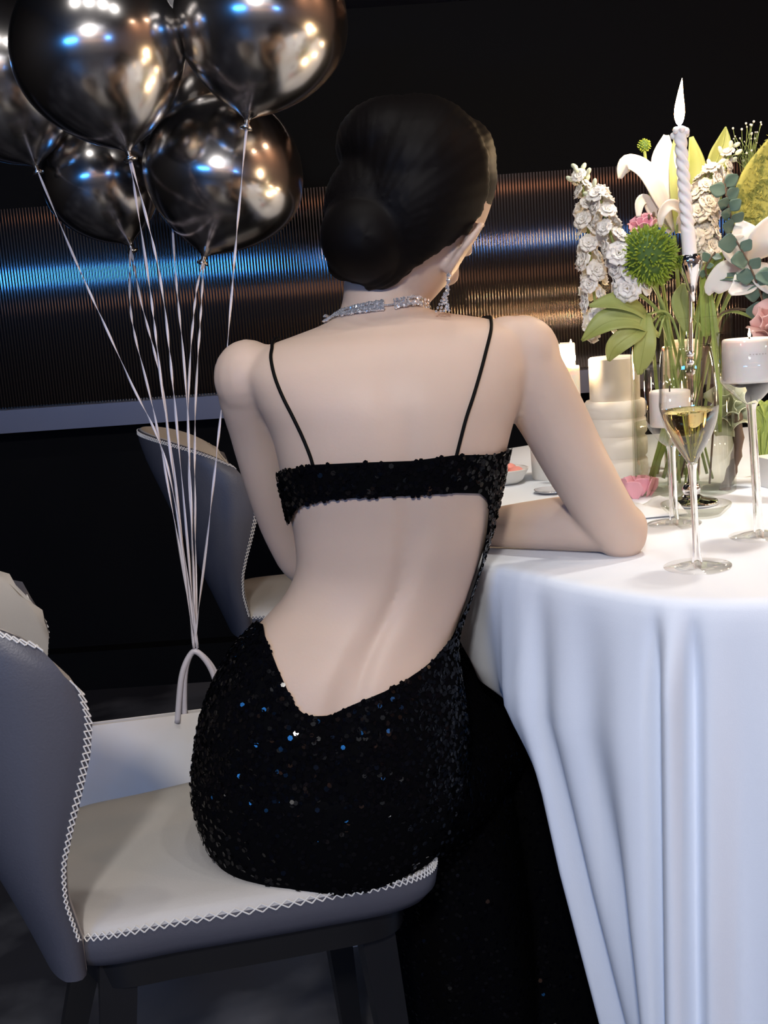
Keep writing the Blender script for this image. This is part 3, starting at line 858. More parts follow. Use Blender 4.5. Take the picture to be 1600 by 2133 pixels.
lobe = hp(.082, -.016, -.036)
ear_t = thing('earring', lobe, 'long crystal drop earring hanging from the woman\'s right ear', 'earring')
part('stud', MB().ball(lobe + Vector((0, -.004, 0)), .003, 10, 6), CRYSTAL, ear_t, False)
gm = MB(); k = 0
tgt = at(916, 648, lobe.y - .01)
for j in range(26):
    f = j / 25; p = lobe.lerp(Vector((lobe.x - .006, lobe.y - .006, tgt.z)), f)
    gem(gm, p + Vector((rnd.uniform(-1, 1), rnd.uniform(-1, 1), 0)) * (.0006 + .0022 * f), .0016 + .001 * rnd.random(), Vector((rnd.uniform(-1, 1), -1, rnd.uniform(-1, 1))).normalized(), j)
for dx in (-.010, -.005, .004):
    for j in range(6):
        f = j / 5; gem(gm, Vector((lobe.x - .006 + dx * f, lobe.y - .006, tgt.z + .018 * (1 - f))), .0016, Vector((dx * 50, -1, .2)).normalized(), j)
part('crystal_drops', gm, CRYSTAL, ear_t, False, kind='stuff')

# ------------------------------------------------------------------ balloons on ribbons, tied to the gift bag
TIE = at(407, 1352, 1.70)
def balloon(knot, axis, R, Lf, label, bulge=None):
    """knot: where the neck is tied; axis: from the knot to the crown"""
    ax = axis.normalized(); t = thing('balloon', knot, label, 'balloon', 'chrome balloons')
    M = ax.to_track_quat('Z', 'Y').to_matrix(); Hh = R * Lf
    Lc = Hh - R; prof = [(.004, .0), (.0065, .004)]
    for k in range(1, 27):
        q = k / 26; z = .006 + (Lc - .006) * q; prof.append((max(.0085, R * (1 - (1 - q) ** 1.9) ** .74), z))
    for k in range(1, 22):
        a = k / 21 * PI / 2; prof.append((max(.0008, R * math.cos(a)), Lc + R * 1.02 * math.sin(a)))
    part('skin', MB().lathe(prof, knot, 48, rot=M), BALLOON, t)
    kn = MB().lathe([(.003, -.014), (.010, -.013), (.011, -.009), (.005, -.005), (.006, .0), (.004, .003), (.0005, .003)], knot, 14, rot=M)
    part('knot', kn, BALLOON, t)
    return t
def ribbon(t, start, mid, seed, wd=.0042, tw=9):
    R = random.Random(seed); P = vs([tuple(start)] + [tuple(m) for m in mid] + [tuple(TIE + Vector((R.uniform(-.003, .003), R.uniform(-.003, .003), R.uniform(0, .004))))], 70)
    G = []; ph = R.random() * 6
    for i, p in enumerate(P):
        a = ph + tw * i / 69 * PI + .6 * math.sin(i * .25 + ph)
        d = Vector((math.cos(a), math.sin(a) * .8, 0)) * wd / 2
        G.append([p - d, p + d])
    part('ribbon', MB().grid(G, .0005), RIBBON, t)
BL = [ # centre px, depth, radius m, knot px, label
    ((206, 112), 1.78, .131, (268, 318), 'largest chrome balloon, upper left in the bunch, in front of the others', [((330, 560), 1.78), ((362, 820), 1.74)]),
    ((543, 52), 1.81, .134, (515, 252), 'chrome balloon at the top right of the bunch, cut by the frame top', [((492, 500), 1.79), ((470, 760), 1.76), ((440, 1050), 1.72)]),
    ((464, 374), 1.99, .139, (425, 536), 'chrome balloon low on the right of the bunch, nearest the woman', [((405, 640), 1.90), ((392, 900), 1.80)]),
    ((214, 378), 2.13, .110, (272, 512), 'dark chrome balloon tucked low behind the largest one', [((292, 620), 1.92), ((345, 850), 1.82)]),
    ((8, 170), 2.04, .142, (75, 348), 'chrome balloon at the far left, cut by the left frame edge', [((165, 560), 1.86), ((265, 780), 1.80), ((352, 985), 1.74)]),
    ((388, 60), 2.12, .130, (352, 330), 'chrome balloon at the back, seen between two upper ones', [((365, 560), 1.95), ((390, 850), 1.80)])]
for k, (c, Y, R, kp, lab, mids) in enumerate(BL):
    C = at(*c, Y); K = at(*kp, Y - .01)
    ax = C - K; Lf = (ax.length + R * 1.0) / R
    t = balloon(K, ax, R, Lf, lab)
    ribbon(t, K, [at(m[0][0], m[0][1], m[1]) for m in mids], k)
    if k in (0, 3): ribbon(t, K, [at(m[0][0] - 18, m[0][1] + 40, m[1] + .02) for m in mids], k + 20)
    if k == 2: ribbon(t, K, [at(m[0][0] + 14, m[0][1], m[1] + .02) for m in mids], k + 20)

def build_bag():
    a, b = Vector((-.521, 1.667, 0)), Vector((-.069, 1.738, 0)); u = (b - a).normalized(); v = Vector((-u.y, u.x, 0)); Wd = (b - a).length; D, Hh = .15, .455
    t = thing('gift_bag', (a + b) / 2 + v * D / 2, 'large white paper gift bag behind the chair, balloons tied to its handle', 'bag')
    Z = Vector((0, 0, 1)); tp = v * .012
    def panel(pts, th=.0015):
        n = (pts[1] - pts[0]).cross(pts[2] - pts[0]).normalized() * th; k = len(pts)
        return MB().add(list(pts) + [p + n for p in pts], [tuple(range(k))[::-1], tuple(range(k, 2 * k))] + [(i, (i + 1) % k, k + (i + 1) % k, k + i) for i in range(k)])
    part('front_panel', panel([a, b, b + Z * Hh, a + Z * Hh]), BAGPAPER, t, False)
    part('back_panel', panel([b + v * D, a + v * D, a + tp + Z * Hh, b + tp + Z * Hh]), BAGPAPER, t, False)
    for p, sg in ((a, 1), (b, -1)):                          # gussets folded inwards, closing towards the top
        m = p + v * D / 2 + u * sg * .02
        part('gusset', panel([p + v * D, m, p + tp * .5 + Z * Hh + u * sg * .03, p + tp + Z * Hh]), BAGPAPER, t, False)
        part('gusset', panel([m, p, p + Z * Hh, p + tp * .5 + Z * Hh + u * sg * .03]), BAGPAPER, t, False)
    part('base', MB().add([a + Vector((0, 0, .002)), b + Vector((0, 0, .002)), b + v * D + Vector((0, 0, .002)), a + v * D + Vector((0, 0, .002)), a + Vector((0, 0, .006)), b + Vector((0, 0, .006)), b + v * D + Vector((0, 0, .006)), a + v * D + Vector((0, 0, .006))], [(0, 1, 2, 3), (4, 7, 6, 5), (0, 4, 5, 1), (1, 5, 6, 2), (2, 6, 7, 3), (3, 7, 4, 0)]), BAGPAPER, t, False)
    cx = TIE.x
    for off, hw in ((.0, .038), (1, .036)):
        L0 = at(368, 1492, 1.69) if off == 0 else at(382, 1484, 1.69) + tp; R0 = L0 + u * hw * 2; tie = Vector((TIE.x, TIE.y, TIE.z - .004))
        L0.z = Hh - .012; R0.z = Hh - .012
        S = vs([tuple(L0), tuple(L0.lerp(tie, .55) + Vector((-.008, 0, .012))), tuple(tie + Vector((-.008, 0, -.004))), tuple(tie + Vector((.006, 0, -.004))), tuple(R0.lerp(tie, .55) + Vector((.008, 0, .012))), tuple(R0)], 36)
        part('handle', MB().tube(S, .0048, 8), RIBBON, t)
build_bag()

# ------------------------------------------------------------------ candles and glasses
def flame(parent, base, h, r, seed=0, lean=(0, 0)):
    prof = [(.15, 0), (.55, .05), (.85, .14), (1, .26), (.92, .40), (.70, .56), (.42, .74), (.18, .90), (.02, 1)]
    mb = MB(); n = 14; V = []
    for q, z in prof:
        o = Vector((lean[0] * z * z, lean[1] * z * z, 0)) * h
        V.append([base + o + Vector((q * r * math.cos(2 * PI * i / n), q * r * math.sin(2 * PI * i / n), z * h)) for i in range(n)])
    mb.rings(V)
    part('flame', mb, FLAME, parent)
def pillar_mb(c, r, z0, z1, n=40, melt=.003):
    c = Vector(c); pr = [(.001, z0), (r * .97, z0), (r, z0 + .003), (r, z1 - .004), (r * .98, z1 - .001), (r * .93, z1), (r * .86, z1 - melt), (r * .4, z1 - melt * 1.8), (.001, z1 - melt * 2)]
    return MB().lathe(pr, (c.x, c.y, 0), n)
def twist_candle():
    top, bot = at(1416, 268, 1.545), at(1437, 532, 1.545)
    t = thing('candlestick', Vector((.435, 1.55, TZ)), 'tall slender silver candlestick behind the champagne flute', 'candlestick')
    base = Vector((.440, 1.55, TZ)); cup = at(1437, 548, 1.545)
    prof = [(.001, .0005), (.036, .0005), (.038, .003), (.036, .006), (.018, .010), (.009, .016), (.005, .030), (.0042, .06), (.0042, .06)]
    part('foot', MB().lathe(prof, base, 36), SILVER, t)
    part('foot_ball', MB().ball(base + Vector((0, 0, .022)), (.013, .013, .012), 20, 12), SILVER, t)
    P = vs([tuple(base + Vector((0, 0, .02))), tuple(base.lerp(cup, .35)), tuple(base.lerp(cup, .6)), tuple(cup - Vector((0, 0, .03)))], 24)
    rr = [.0046 - .0018 * (i / 23) for i in range(24)]
    part('stem', MB().tube(P, rr, 12), SILVER, t)
    for f in (.56, .60, .635): 
        p = base.lerp(cup, f); part('bead', MB().ball(p, .0065 - .001 * (f > .58), 12, 8), SILVER, t)
    ax = (top - bot).normalized(); M = ax.to_track_quat('Z', 'Y').to_matrix()
    part('cup', MB().lathe([(.001, -.052), (.003, -.052), (.0045, -.038), (.010, -.020), (.0135, -.012), (.0145, -.008), (.0165, -.003), (.0175, .003), (.0165, .009), (.0135, .012), (.0110, .012), (.0105, .002), (.001, .002)], cup, 32, rot=M), SILVER, t)
    # twisted taper: a four-lobed section turning as it rises
    c = thing('taper_candle', bot, 'lit white spiral taper candle in the silver candlestick', 'candle')
    Hh = (top - bot).length; RG = []; n = 40; K = 120
    b0 = bot - ax * .004
    for k in range(K + 1):
        z = k / K; tw = z * 2 * PI * 3.9; sp = max(0, min(1, (z - .20) / .06)) * max(0, min(1, (.94 - z) / .05)); r0 = .0098 - .0012 * z
        RG.append([b0 + M @ Vector(((r0 * (1 - .21 * sp * (1 - abs(math.cos(1.5 * (a + tw)))) * 1.6)) * math.cos(a), (r0 * (1 - .21 * sp * (1 - abs(math.cos(1.5 * (a + tw)))) * 1.6)) * math.sin(a), z * (Hh + .004))) for a in [2 * PI * i / n for i in range(n)]])
    part('wax', MB().rings(RG), WAX2, c)
    dr = MB()
    for j in range(7):
        a = j * .9; dr.ball(top + M @ Vector((.0095 * math.cos(a), .0095 * math.sin(a), -.002 - .003 * (j % 3))), (.004, .004, .0045), 10, 8)
    dr.ball(top - ax * .001, (.0098, .0098, .004), 16, 8)
    part('wax_drips', dr, WAX2, c)
    part('wick', MB().tube([top, top + ax * .008], .0009, 6), WICK, c)
    flame(c, top + ax * .004, .060, .0072, lean=(.08, 0))
twist_candle()

def flute(foot, H, label, fill, lean=Vector((0, 0, 1)), r=.0315, base_r=.037):
    t = thing('champagne_flute', foot, label, 'glass', 'champagne flutes'); M = lean.to_track_quat('Z', 'Y').to_matrix()
    hs = H * .475
    part('foot', MB().lathe([(.001, .0), (base_r, .0), (base_r, .0016), (base_r * .5, .003), (.006, .006), (.001, .006)], foot, 40, rot=M), GLASS, t)
    part('stem', MB().lathe([(.006, .005), (.0042, .016), (.0036, .05), (.0036, hs * .8), (.0045, hs - .006), (.006, hs)], foot, 20, rot=M), GLASS_S, t)
    ob = [(.004, hs), (.010, hs + .010), (.020, hs + .026), (.0275, hs + .043), (r, hs + .062), (r * .985, hs + .075), (r * .90, hs + .11), (r * .80, H)]
    ob = [(p[0], p[1]) for p in spline(ob, 24)]
    ib = [(max(.001, a - .0010), z + (.0018 if k == 0 else 0)) for k, (a, z) in enumerate(ob)]
    part('bowl', MB().lathe(ob + ib[::-1], foot, 48, rot=M), GLASS, t)
    if fill:
        zf = hs + fill; lq = [(max(.0009, a - .0012), z) for a, z in ib if z < zf]; rr = np.interp(zf, [z for a, z in ib], [a for a, z in ib]) - .0012
        part('champagne', MB().lathe([(.0005, lq[0][1])] + lq + [(rr, zf), (rr * .5, zf), (.0005, zf)], foot, 48, rot=M), WINE, t)
        bub = MB()
        for j in range(60):
            z = rnd.uniform(hs + .012, zf - .003); q = np.interp(z, [b for a, b in ib], [a for a, b in ib]) * .9 * math.sqrt(rnd.random()); a = rnd.uniform(0, 6.28)
            bub.ball(foot + M @ Vector((q * math.cos(a), q * math.sin(a), z)), .0006, 6, 4)
        part('bubbles', bub, GLASS, t, kind='stuff')
    return t
ff = on_z(1453, 1181, TZ)
flute(ff, .245, 'champagne flute half full of pale champagne, nearest the table edge', .060, Vector((-.035, .0, 1)))

def holder(foot, cup_bot, cup_top, cup_r, label, candle_h, flm, lean, clabel, cr, base_r=.036):
    t = thing('candle_holder', foot, label, 'candle holder', 'stemmed glass candle holders'); M = lean.to_track_quat('Z', 'Y').to_matrix()
    part('foot', MB().lathe([(.001, 0), (base_r, 0), (base_r + .001, .0018), (base_r * .6, .0035), (.006, .007), (.001, .007)], foot, 40, rot=M), GLASS, t)
    part('stem', MB().lathe([(.0065, .006), (.0055, .02), (.0050, cup_bot * .6), (.0052, cup_bot - .034), (.0065, cup_bot - .026)], foot, 20, rot=M), GLASS_S, t)
    ob = [(.0065, cup_bot - .026), (.014, cup_bot - .020), (cup_r * .85, cup_bot - .004), (cup_r * .98, cup_bot + .004), (cup_r, cup_bot + .012), (cup_r, cup_top)]
    ib = [(cup_r - .0018, cup_top), (cup_r - .0018, cup_bot + .006), (cup_r * .9, cup_bot + .001), (.001, cup_bot)]
    part('cup', MB().lathe(ob + ib, foot, 48, rot=M), GLASS, t)
    p = foot + M @ Vector((0, 0, cup_bot + .0008))
    c = thing('pillar_candle', p, clabel, 'candle')
    part('wax', pillar_mb(p, cr, p.z, p.z + candle_h), WAX2, c)
    part('wick', MB().tube([(p.x, p.y, p.z + candle_h - .005), (p.x, p.y, p.z + candle_h + .006)], .0009, 6), WICK, c)
    if flm: flame(c, Vector((p.x, p.y, p.z + candle_h + .0015)), flm, flm * .16)
    if flm:                                            # a line of faint small print on the wax
        ink = MB()
        for j, wd in enumerate((.0016, .0012, .0020, .0012, .0016, .0010)):
            a = -PI / 2 - .30 + j * .115; q = Vector((p.x + cr * math.cos(a), p.y + cr * math.sin(a), p.z + candle_h * .66))
            ink.box(q, (wd, .0004, .0013), a + PI / 2)
        part('print', ink, INK, c, False)
    return t
h1 = on_z(1582, 1118, TZ)
holder(h1, .190, .252, .0350, 'glass candle holder on a tall stem at the right edge of the photo', .051, .010, Vector((-.055, 0, 1)), 'short white candle in the stemmed glass holder on the right', .0315)
h2 = on_z(1405, 1092, TZ)
holder(h2, .130, .206, .0310, 'lower stemmed glass candle holder behind the champagne flute', .046, 0, Vector((-.02, .0, 1)), 'short white candle in the lower glass holder behind the flute', .026, .034)

def candle(name, c, r, h, label, flm=.03, m=WAX, z0=TZ):
    t = thing(name, Vector((c.x, c.y, z0)), label, 'candle')
    part('wax', pillar_mb(c, r, z0, z0 + h, melt=.004), m, t)
    part('wick', MB().tube([(c.x, c.y, z0 + h - .008), (c.x, c.y, z0 + h + .005)], .0010, 6), WICK, t)
    if flm: flame(t, Vector((c.x, c.y, z0 + h + .001)), flm, flm * .17)
    return t
cl = on_z(1190, 990, TZ)
def z_at(x, y, P): return at(x, y, P.y).z
candle('tall_candle', Vector((at(1192, 790, 1.80).x, 1.80, TZ)), .0125, at(1192, 762, 1.80).z - TZ, 'slim ivory candle with a bright flame beside the woman\'s right arm', .042)
candle('pillar_candle', Vector((at(1168, 790, 1.88).x, 1.88, TZ)), .026, at(1168, 715, 1.88).z - TZ, 'wide ivory pillar candle glowing behind the slim candle', .0, WAX)
cb = Vector((at(1392, 720, 1.87).x, 1.87, TZ))
candle('taper_candle', cb, .010, at(1392, 722, 1.87).z - TZ, 'ivory taper candle with a flame showing just left of the flute rim', .036)
c3 = Vector((at(1420, 720, 1.80).x, 1.80, TZ))
candle('pillar_candle', c3, .026, at(1420, 708, 1.80).z - TZ, 'tall ivory pillar candle seen through the champagne flute', .0)
# warm light of the lit candles further along the table, out of the frame to the right
for x, y, h, q in ((.86, 1.42, .24, 'nearest the table front'), (.98, 1.66, .17, 'shortest of the far group'), (1.1, 1.5, .30, 'tallest of the far group'), (.92, 1.95, .20, 'nearest the wall')):
    candle('taper_candle', Vector((x, y, TZ)), .011, h, 'ivory taper candle further along the table, ' + q, .04)['group'] = 'candles along the table'

def tiered():
    c = Vector((at(1283, 900, 1.80).x, 1.80, TZ)); z1 = at(1283, 742, 1.80).z; z2 = at(1283, 832, 1.80).z; z3 = at(1283, 905, 1.80).z; z4 = at(1283, 950, 1.80).z; z5 = at(1283, 868, 1.80).z
    t = thing('tiered_column', c, 'cream white tiered column with ring grooves, standing left of the glass vase', 'ornament')
    r1, r2 = .0405, .050
    part('upper_tier', MB().lathe([(.001, z2 - TZ), (r1, z2 - TZ), (r1, z1 - TZ - .003), (r1 - .003, z1 - TZ), (.001, z1 - TZ)], c, 48), CERAMIC, t, True, 40)
    zz = [z2, z5, z3, z4, TZ + .0005]
    for a, b in zip(zz[:-1], zz[1:]):
        a_, b_ = a - TZ, b - TZ
        part('ring_tier', MB().lathe([(.001, b_), (r2 - .004, b_), (r2, b_ + .005), (r2 + .001, (a_ + b_) / 2), (r2, a_ - .005), (r2 - .004, a_), (.001, a_)], c, 48), CERAMIC, t, True, 50)
tiered()
def cup():
    c = Vector((at(1138, 960, 1.86).x, 1.86, TZ)); h = at(1138, 885, 1.86).z - TZ; r = .027
    pr = [(.001, 0), (r * .85, 0), (r * .92, .004), (r, h), (r - .003, h), (r * .88, .008), (.001, .007)]
    solo('tumbler', MB().lathe(pr, c, 40), CREAM, c, 'plain cream tumbler seen in the crook of the woman\'s arm', 'cup', None, True, 40)
cup()
def bowl():
    c = Vector((at(1052, 1000, 1.84).x, 1.84, TZ)); t = thing('bowl', c, 'small cream bowl of coral petals just right of the gown band', 'bowl')
    part('dish', MB().lathe([(.001, .0005), (.022, .0005), (.030, .006), (.040, .024), (.041, .026), (.038, .026), (.028, .009), (.001, .006)], c, 36), CREAM, t)
    for k in range(7):
        a = k * .9; p = c + Vector((.020 * math.cos(a), .020 * math.sin(a), .020 + .004 * (k % 3)))
        part('petal', MB().ball(p, (.012, .010, .007), 12, 8, Matrix.Rotation(a, 3, 'Z') @ Matrix.Rotation(.5, 3, 'X')), CORAL, t)
bowl()
def small_things():
    c = on_z(1150, 1026, TZ)
    solo('saucer', MB().lathe([(.001, .0005), (.018, .0005), (.028, .004), (.0285, .0055), (.027, .0055), (.017, .003), (.001, .0025)], c, 36), SILVER, c, 'thin silver rimmed saucer seen in the crook of the woman\'s arm', 'saucer')
    c = on_z(1172, 1030, TZ) + Vector((.006, .012, 0))
    mb = MB().lathe([(.001, .0005), (.010, .001), (.0125, .010), (.012, .020), (.007, .026), (.001, .027)], c, 24)
    solo('black_stopper', mb, DARK_METAL, c, 'small black rounded stopper beside the silver saucer', 'stopper')
    c = on_z(1330, 1035, TZ)
    t = thing('rose', c, 'pink rose head lying on the cloth beside the woman\'s elbow', 'flower')
    for k in range(9):
        a = k * 2.4; r = .004 + .0018 * k
        p = c + Vector((r * math.cos(a), r * math.sin(a), .020 - .0006 * k)); 
        part('petal', petal_mb([p + Vector((0, 0, -.016)), p + Vector((.004 * math.cos(a), .004 * math.sin(a), 0)), p + Vector((.009 * math.cos(a), .009 * math.sin(a), .012))], [.004, .013, .010], Vector((math.cos(a), math.sin(a), 0)), .0008), PINK, t)
    c = on_z(1362, 1070, TZ)
    G = []
    for j in range(9):
        G.append([c + Vector((-.05 + .09 * i / 10, -.04 + .085 * j / 8 + .01 * i / 10, .003 + .006 * (1 + math.sin(i * 1.1 + j * .7)) * (j / 8))) for i in range(11)])
    solo('napkin', MB().grid(G, .0012), CLOTH, c, 'rumpled white napkin beside the woman\'s elbow', 'napkin')
    c = on_z(1450, 1072, TZ)
    solo('glass_saucer', MB().lathe([(.001, .0), (.034, .0), (.046, .012), (.047, .016), (.045, .016), (.033, .003), (.001, .003)], c, 40), GLASS2, c, 'clear glass saucer before the silver candlestick foot', 'saucer')
    c = on_z(1618, 1010, TZ)
    solo('low_box', MB().box(c + Vector((0, 0, .022)), (.05, .05, .044), .2), CREAM, c, 'small cream box at the right edge of the table', 'box', None, False)

# ------------------------------------------------------------------ flowers
def petal_mb(P, wd, normal, thick=.0008, cup=.25, n=12, m=7, ruffle=0, seed=0):
    """a curved petal or leaf along path P; wd = half widths at its points; normal = the side it faces"""
    R = random.Random(seed); Wp = spline([(x,) for x in wd], n); S = vs([tuple(p) for p in P], n); G = []
    nm = Vector(normal).normalized()
    for k, p in enumerate(S):
        t = (S[min(k + 1, n - 1)] - S[max(k - 1, 0)]).normalized(); b = t.cross(nm)
        if b.length < 1e-4: b = t.orthogonal()
        b.normalize(); q = b.cross(t); w_ = max(.0004, float(Wp[k][0])); row = []
        for i in range(m):
            f = -1 + 2 * i / (m - 1)
            row.append(p + b * f * w_ + q * (cup * w_ * f * f + ruffle * w_ * abs(f) * math.sin(k * 2.1 + i * 1.3 + seed)))
        G.append(row)
    return MB().grid(G, thick)
small_things()
VC = Vector((.463, 1.668, TZ)); VR, VH = .076, .262
def vase():
    t = thing('glass_vase', VC, 'clear glass cylinder vase holding the white and green flowers', 'vase')
    part('cylinder', MB().lathe([(.001, .0), (VR, .0), (VR, .004), (VR, VH - .001), (VR - .0012, VH), (VR - .0025, VH - .001), (VR - .0025, .008), (.001, .008)], VC, 64), GLASS2, t)
    part('water', MB().lathe([(.001, .009), (VR - .0032, .009), (VR - .0032, .105), (.001, .105)], VC, 48), WATER, t)
vase()
def inside(k): 
    a = k * 2.4; r = .012 + .010 * (k % 5); return VC + Vector((r * math.cos(a), r * math.sin(a), .012 + .004 * (k % 3)))
def stem_to(t, top, k, r=.0026, m=STEM, via=None):
    b = inside(k); mid = Vector((b.x * .35 + top.x * .65, b.y * .35 + top.y * .65, VC.z + VH)); d = mid - VC; d.z = 0
    if d.length > VR - .016: mid = VC + d.normalized() * (VR - .016) + Vector((0, 0, VH))
    S = vs([tuple(b), tuple(b.lerp(mid, .5)), tuple(mid)] + ([tuple(v) for v in via] if via else []) + [tuple(top)], 24)
    part('stem', MB().tube(S, r, 8), m, t)
FG = 'flowers in the glass vase'
# florets for the stock spikes: five ruffled petals in one small mesh
def floret_mesh(seed):
    mb = MB()
    for lay, (nn, rr, tilt) in enumerate(((6, .0125, .25), (5, .0095, .7), (3, .006, 1.15))):
        for k in range(nn):
            a = 2 * PI * k / nn + lay * .5 + seed; d = Vector((math.cos(a), math.sin(a), 0)); up = Vector((0, 0, 1))
            e = d * math.cos(tilt) + up * math.sin(tilt)
            q = petal_mb([d * .001, e * rr * .55 + up * .001, e * rr + up * -.0012], [.0016, rr * .50, rr * .34], up - d * .4, .0006, .2, 6, 5, .28, seed * 5 + k)
            mb.add(q.v, q.f)
    return mesh_of(mb, 'floret')
FLM = [floret_mesh(s) for s in range(3)]
for f in FLM: f.materials.append(PETAL_S)
FLM2 = [f.copy() for f in FLM]
for f in FLM2: f.materials.clear(); f.materials.append(PETAL_P)
BUDM = mesh_of(MB().ball((0, 0, .005), (.0034, .0034, .006), 10, 8), 'bud'); BUDM.materials.append(PETAL_G)
def stock(P, label, k, n, w0, w1, meshes, seed, nb=7, sc=1.0):
    R = random.Random(seed); S = vs([tuple(at(*p)) for p in P], 40)
    t = thing('stock_flower', S[0], label, 'flower', FG)
    part('stem', MB().tube([tuple(s) for s in S], .0022, 8), STEM, t)
    stem_to(t, S[0], k)
    for j in range(n):
        f = (j + .5) / n; i = min(38, int(f * 39)); p = S[i]; ax = (S[i + 1] - p).normalized(); a = j * 2.4 + seed
        u = ax.orthogonal().normalized(); b = ax.cross(u); d = u * math.cos(a) + b * math.sin(a); w_ = w0 + (w1 - w0) * f
        dirv = (d + ax * (.15 + .6 * f)).normalized(); q = p + d * w_ * R.uniform(.55, 1.0)
        o = link('floret', R.choice(meshes), None, t, q - wpos(t))
        o.rotation_euler = dirv.to_track_quat('Z', 'Y').to_euler(); s = 1.22 * sc * R.uniform(.85, 1.2) * (1.1 - .35 * f); o.scale = (s, s, s)
    for j in range(nb):
        f = j / max(1, nb - 1); ax = (S[-1] - S[-4]).normalized(); a = j * 2.4; u = ax.orthogonal().normalized(); b = ax.cross(u); d = u * math.cos(a) + b * math.sin(a)
        p = S[-1] - ax * (.018 * (1 - f)); q = p + d * (.012 * (1 - f) + .002) + ax * .008
        part('bud_stalk', MB().tube([p, q], .0008, 5), STEM, t)
        o = link('bud', BUDM, None, t, q - wpos(t)); o.rotation_euler = (d + ax).normalized().to_track_quat('Z', 'Y').to_euler()
    return t
stock([(1248, 690, 1.62), (1236, 600, 1.615), (1228, 520, 1.61), (1222, 440, 1.61), (1208, 362, 1.61)], 'white stock spike at the left end of the bouquet, green buds at its tip', 1, 30, .016, .008, FLM, 3)
stock([(1315, 602, 1.585), (1298, 560, 1.58), (1276, 500, 1.58), (1254, 430, 1.585), (1240, 400, 1.59)], 'bright white stock spike just left of the green ball flower', 2, 26, .019, .008, FLM, 5, 3, 1.1)
stock([(1470, 570, 1.66), (1466, 520, 1.66), (1462, 460, 1.66), (1468, 400, 1.66), (1490, 350, 1.66)], 'cream stock spike right behind the spiral candle', 3, 34, .024, .012, FLM2, 8, 3, 1.15)
stock([(1500, 420, 1.69), (1504, 385, 1.69), (1510, 350, 1.69), (1522, 315, 1.69)], 'small stock sprig with yellowish buds right of the spiral candle', 4, 9, .012, .005, FLM2, 9, 6, .8)

def lily():
    base = at(1405, 490, 1.66); t = thing('lily', base, 'white lily with upright and curled back petals left of the spiral candle', 'flower', FG)
    stem_to(t, base, 5, .003)
    Y = 1.66
    toC = Vector((-.15, -1, .2))
    A = lambda *l: [at(x, y, yy) for x, y, yy in l]
    part('petal', petal_mb(A((1408, 480, Y), (1392, 410, Y - .01), (1382, 340, Y - .005), (1388, 282, Y + .015)), [.004, .015, .018, .004], toC, .0012, .35, 18), PETAL_W, t)
    part('petal', petal_mb(A((1404, 480, Y), (1376, 420, Y - .025), (1345, 362, Y - .035), (1312, 340, Y - .035), (1297, 352, Y - .03), (1291, 372, Y - .025)), [.004, .012, .015, .012, .009, .003], Vector((.2, -1, .35)), .0012, .4, 24), PETAL_W, t)
    part('petal', petal_mb(A((1400, 485, Y), (1368, 455, Y - .02), (1345, 418, Y - .03), (1332, 425, Y - .04), (1330, 452, Y - .045)), [.004, .008, .008, .007, .003], Vector((0, -1, .2)), .0012, .4, 20), PETAL_W, t)
    part('petal', petal_mb(A((1412, 485, Y), (1418, 440, Y - .03), (1395, 428, Y - .05), (1378, 448, Y - .055), (1376, 470, Y - .055)), [.004, .008, .008, .006, .003], Vector((0, -1, .2)), .0012, .4, 20), PETAL_W, t)
    part('petal', petal_mb(A((1415, 480, Y + .01), (1440, 410, Y + .02), (1450, 350, Y + .02), (1440, 285, Y + .015)), [.004, .013, .014, .003], toC, .0012, .35, 18), LEAF2, t)
    part('petal', petal_mb(A((1410, 485, Y - .012), (1404, 410, Y - .018), (1402, 340, Y - .012), (1405, 288, Y + .005)), [.002, .0052, .0052, .001], toC, .0010, .2, 16), LEAF2, t)
    for k in range(4):
        e = at(1352 + 10 * k, 452 - 5 * k, Y - .05); part('stamen', MB().tube(vs([tuple(at(1400, 480, Y)), tuple(at(1380, 465, Y - .03)), tuple(e)], 8), .0008, 5), LEAF2, t)
        part('anther', MB().ball(e, (.0022, .0022, .0045), 8, 6), STEMB, t)
lily()
def lily2():
    base = at(1560, 545, 1.60); t = thing('lily', base, 'large open white lily at the right edge of the bouquet', 'flower', FG)
    stem_to(t, base, 6, .003)
    A = lambda *l: [at(x, y, yy) for x, y, yy in l]; Y = 1.60
    for P, wd, nm in ((A((1560, 545, Y), (1530, 520, Y - .02), (1505, 500, Y - .02)), [.005, .022, .006], (0, -1, .3)),
                      (A((1560, 545, Y), (1555, 500, Y - .02), (1540, 462, Y)), [.005, .021, .005], (-.2, -1, .1)),
                      (A((1560, 545, Y), (1590, 505, Y - .03), (1612, 455, Y - .02)), [.005, .026, .008], (.2, -1, .1)),
                      (A((1560, 548, Y), (1520, 570, Y - .02), (1485, 600, Y - .02), (1482, 612, Y - .015)), [.005, .020, .013, .003], (0, -1, .5)),
                      (A((1560, 550, Y), (1552, 590, Y - .03), (1520, 612, Y - .04)), [.005, .018, .004], (0, -1, .6)),
                      (A((1560, 548, Y), (1600, 580, Y - .03), (1630, 610, Y - .02)), [.005, .024, .006], (0, -1, .5))):
        part('petal', petal_mb(P, wd, Vector(nm), .0012, .25, 16, 7), PETAL_W, t)
lily2()
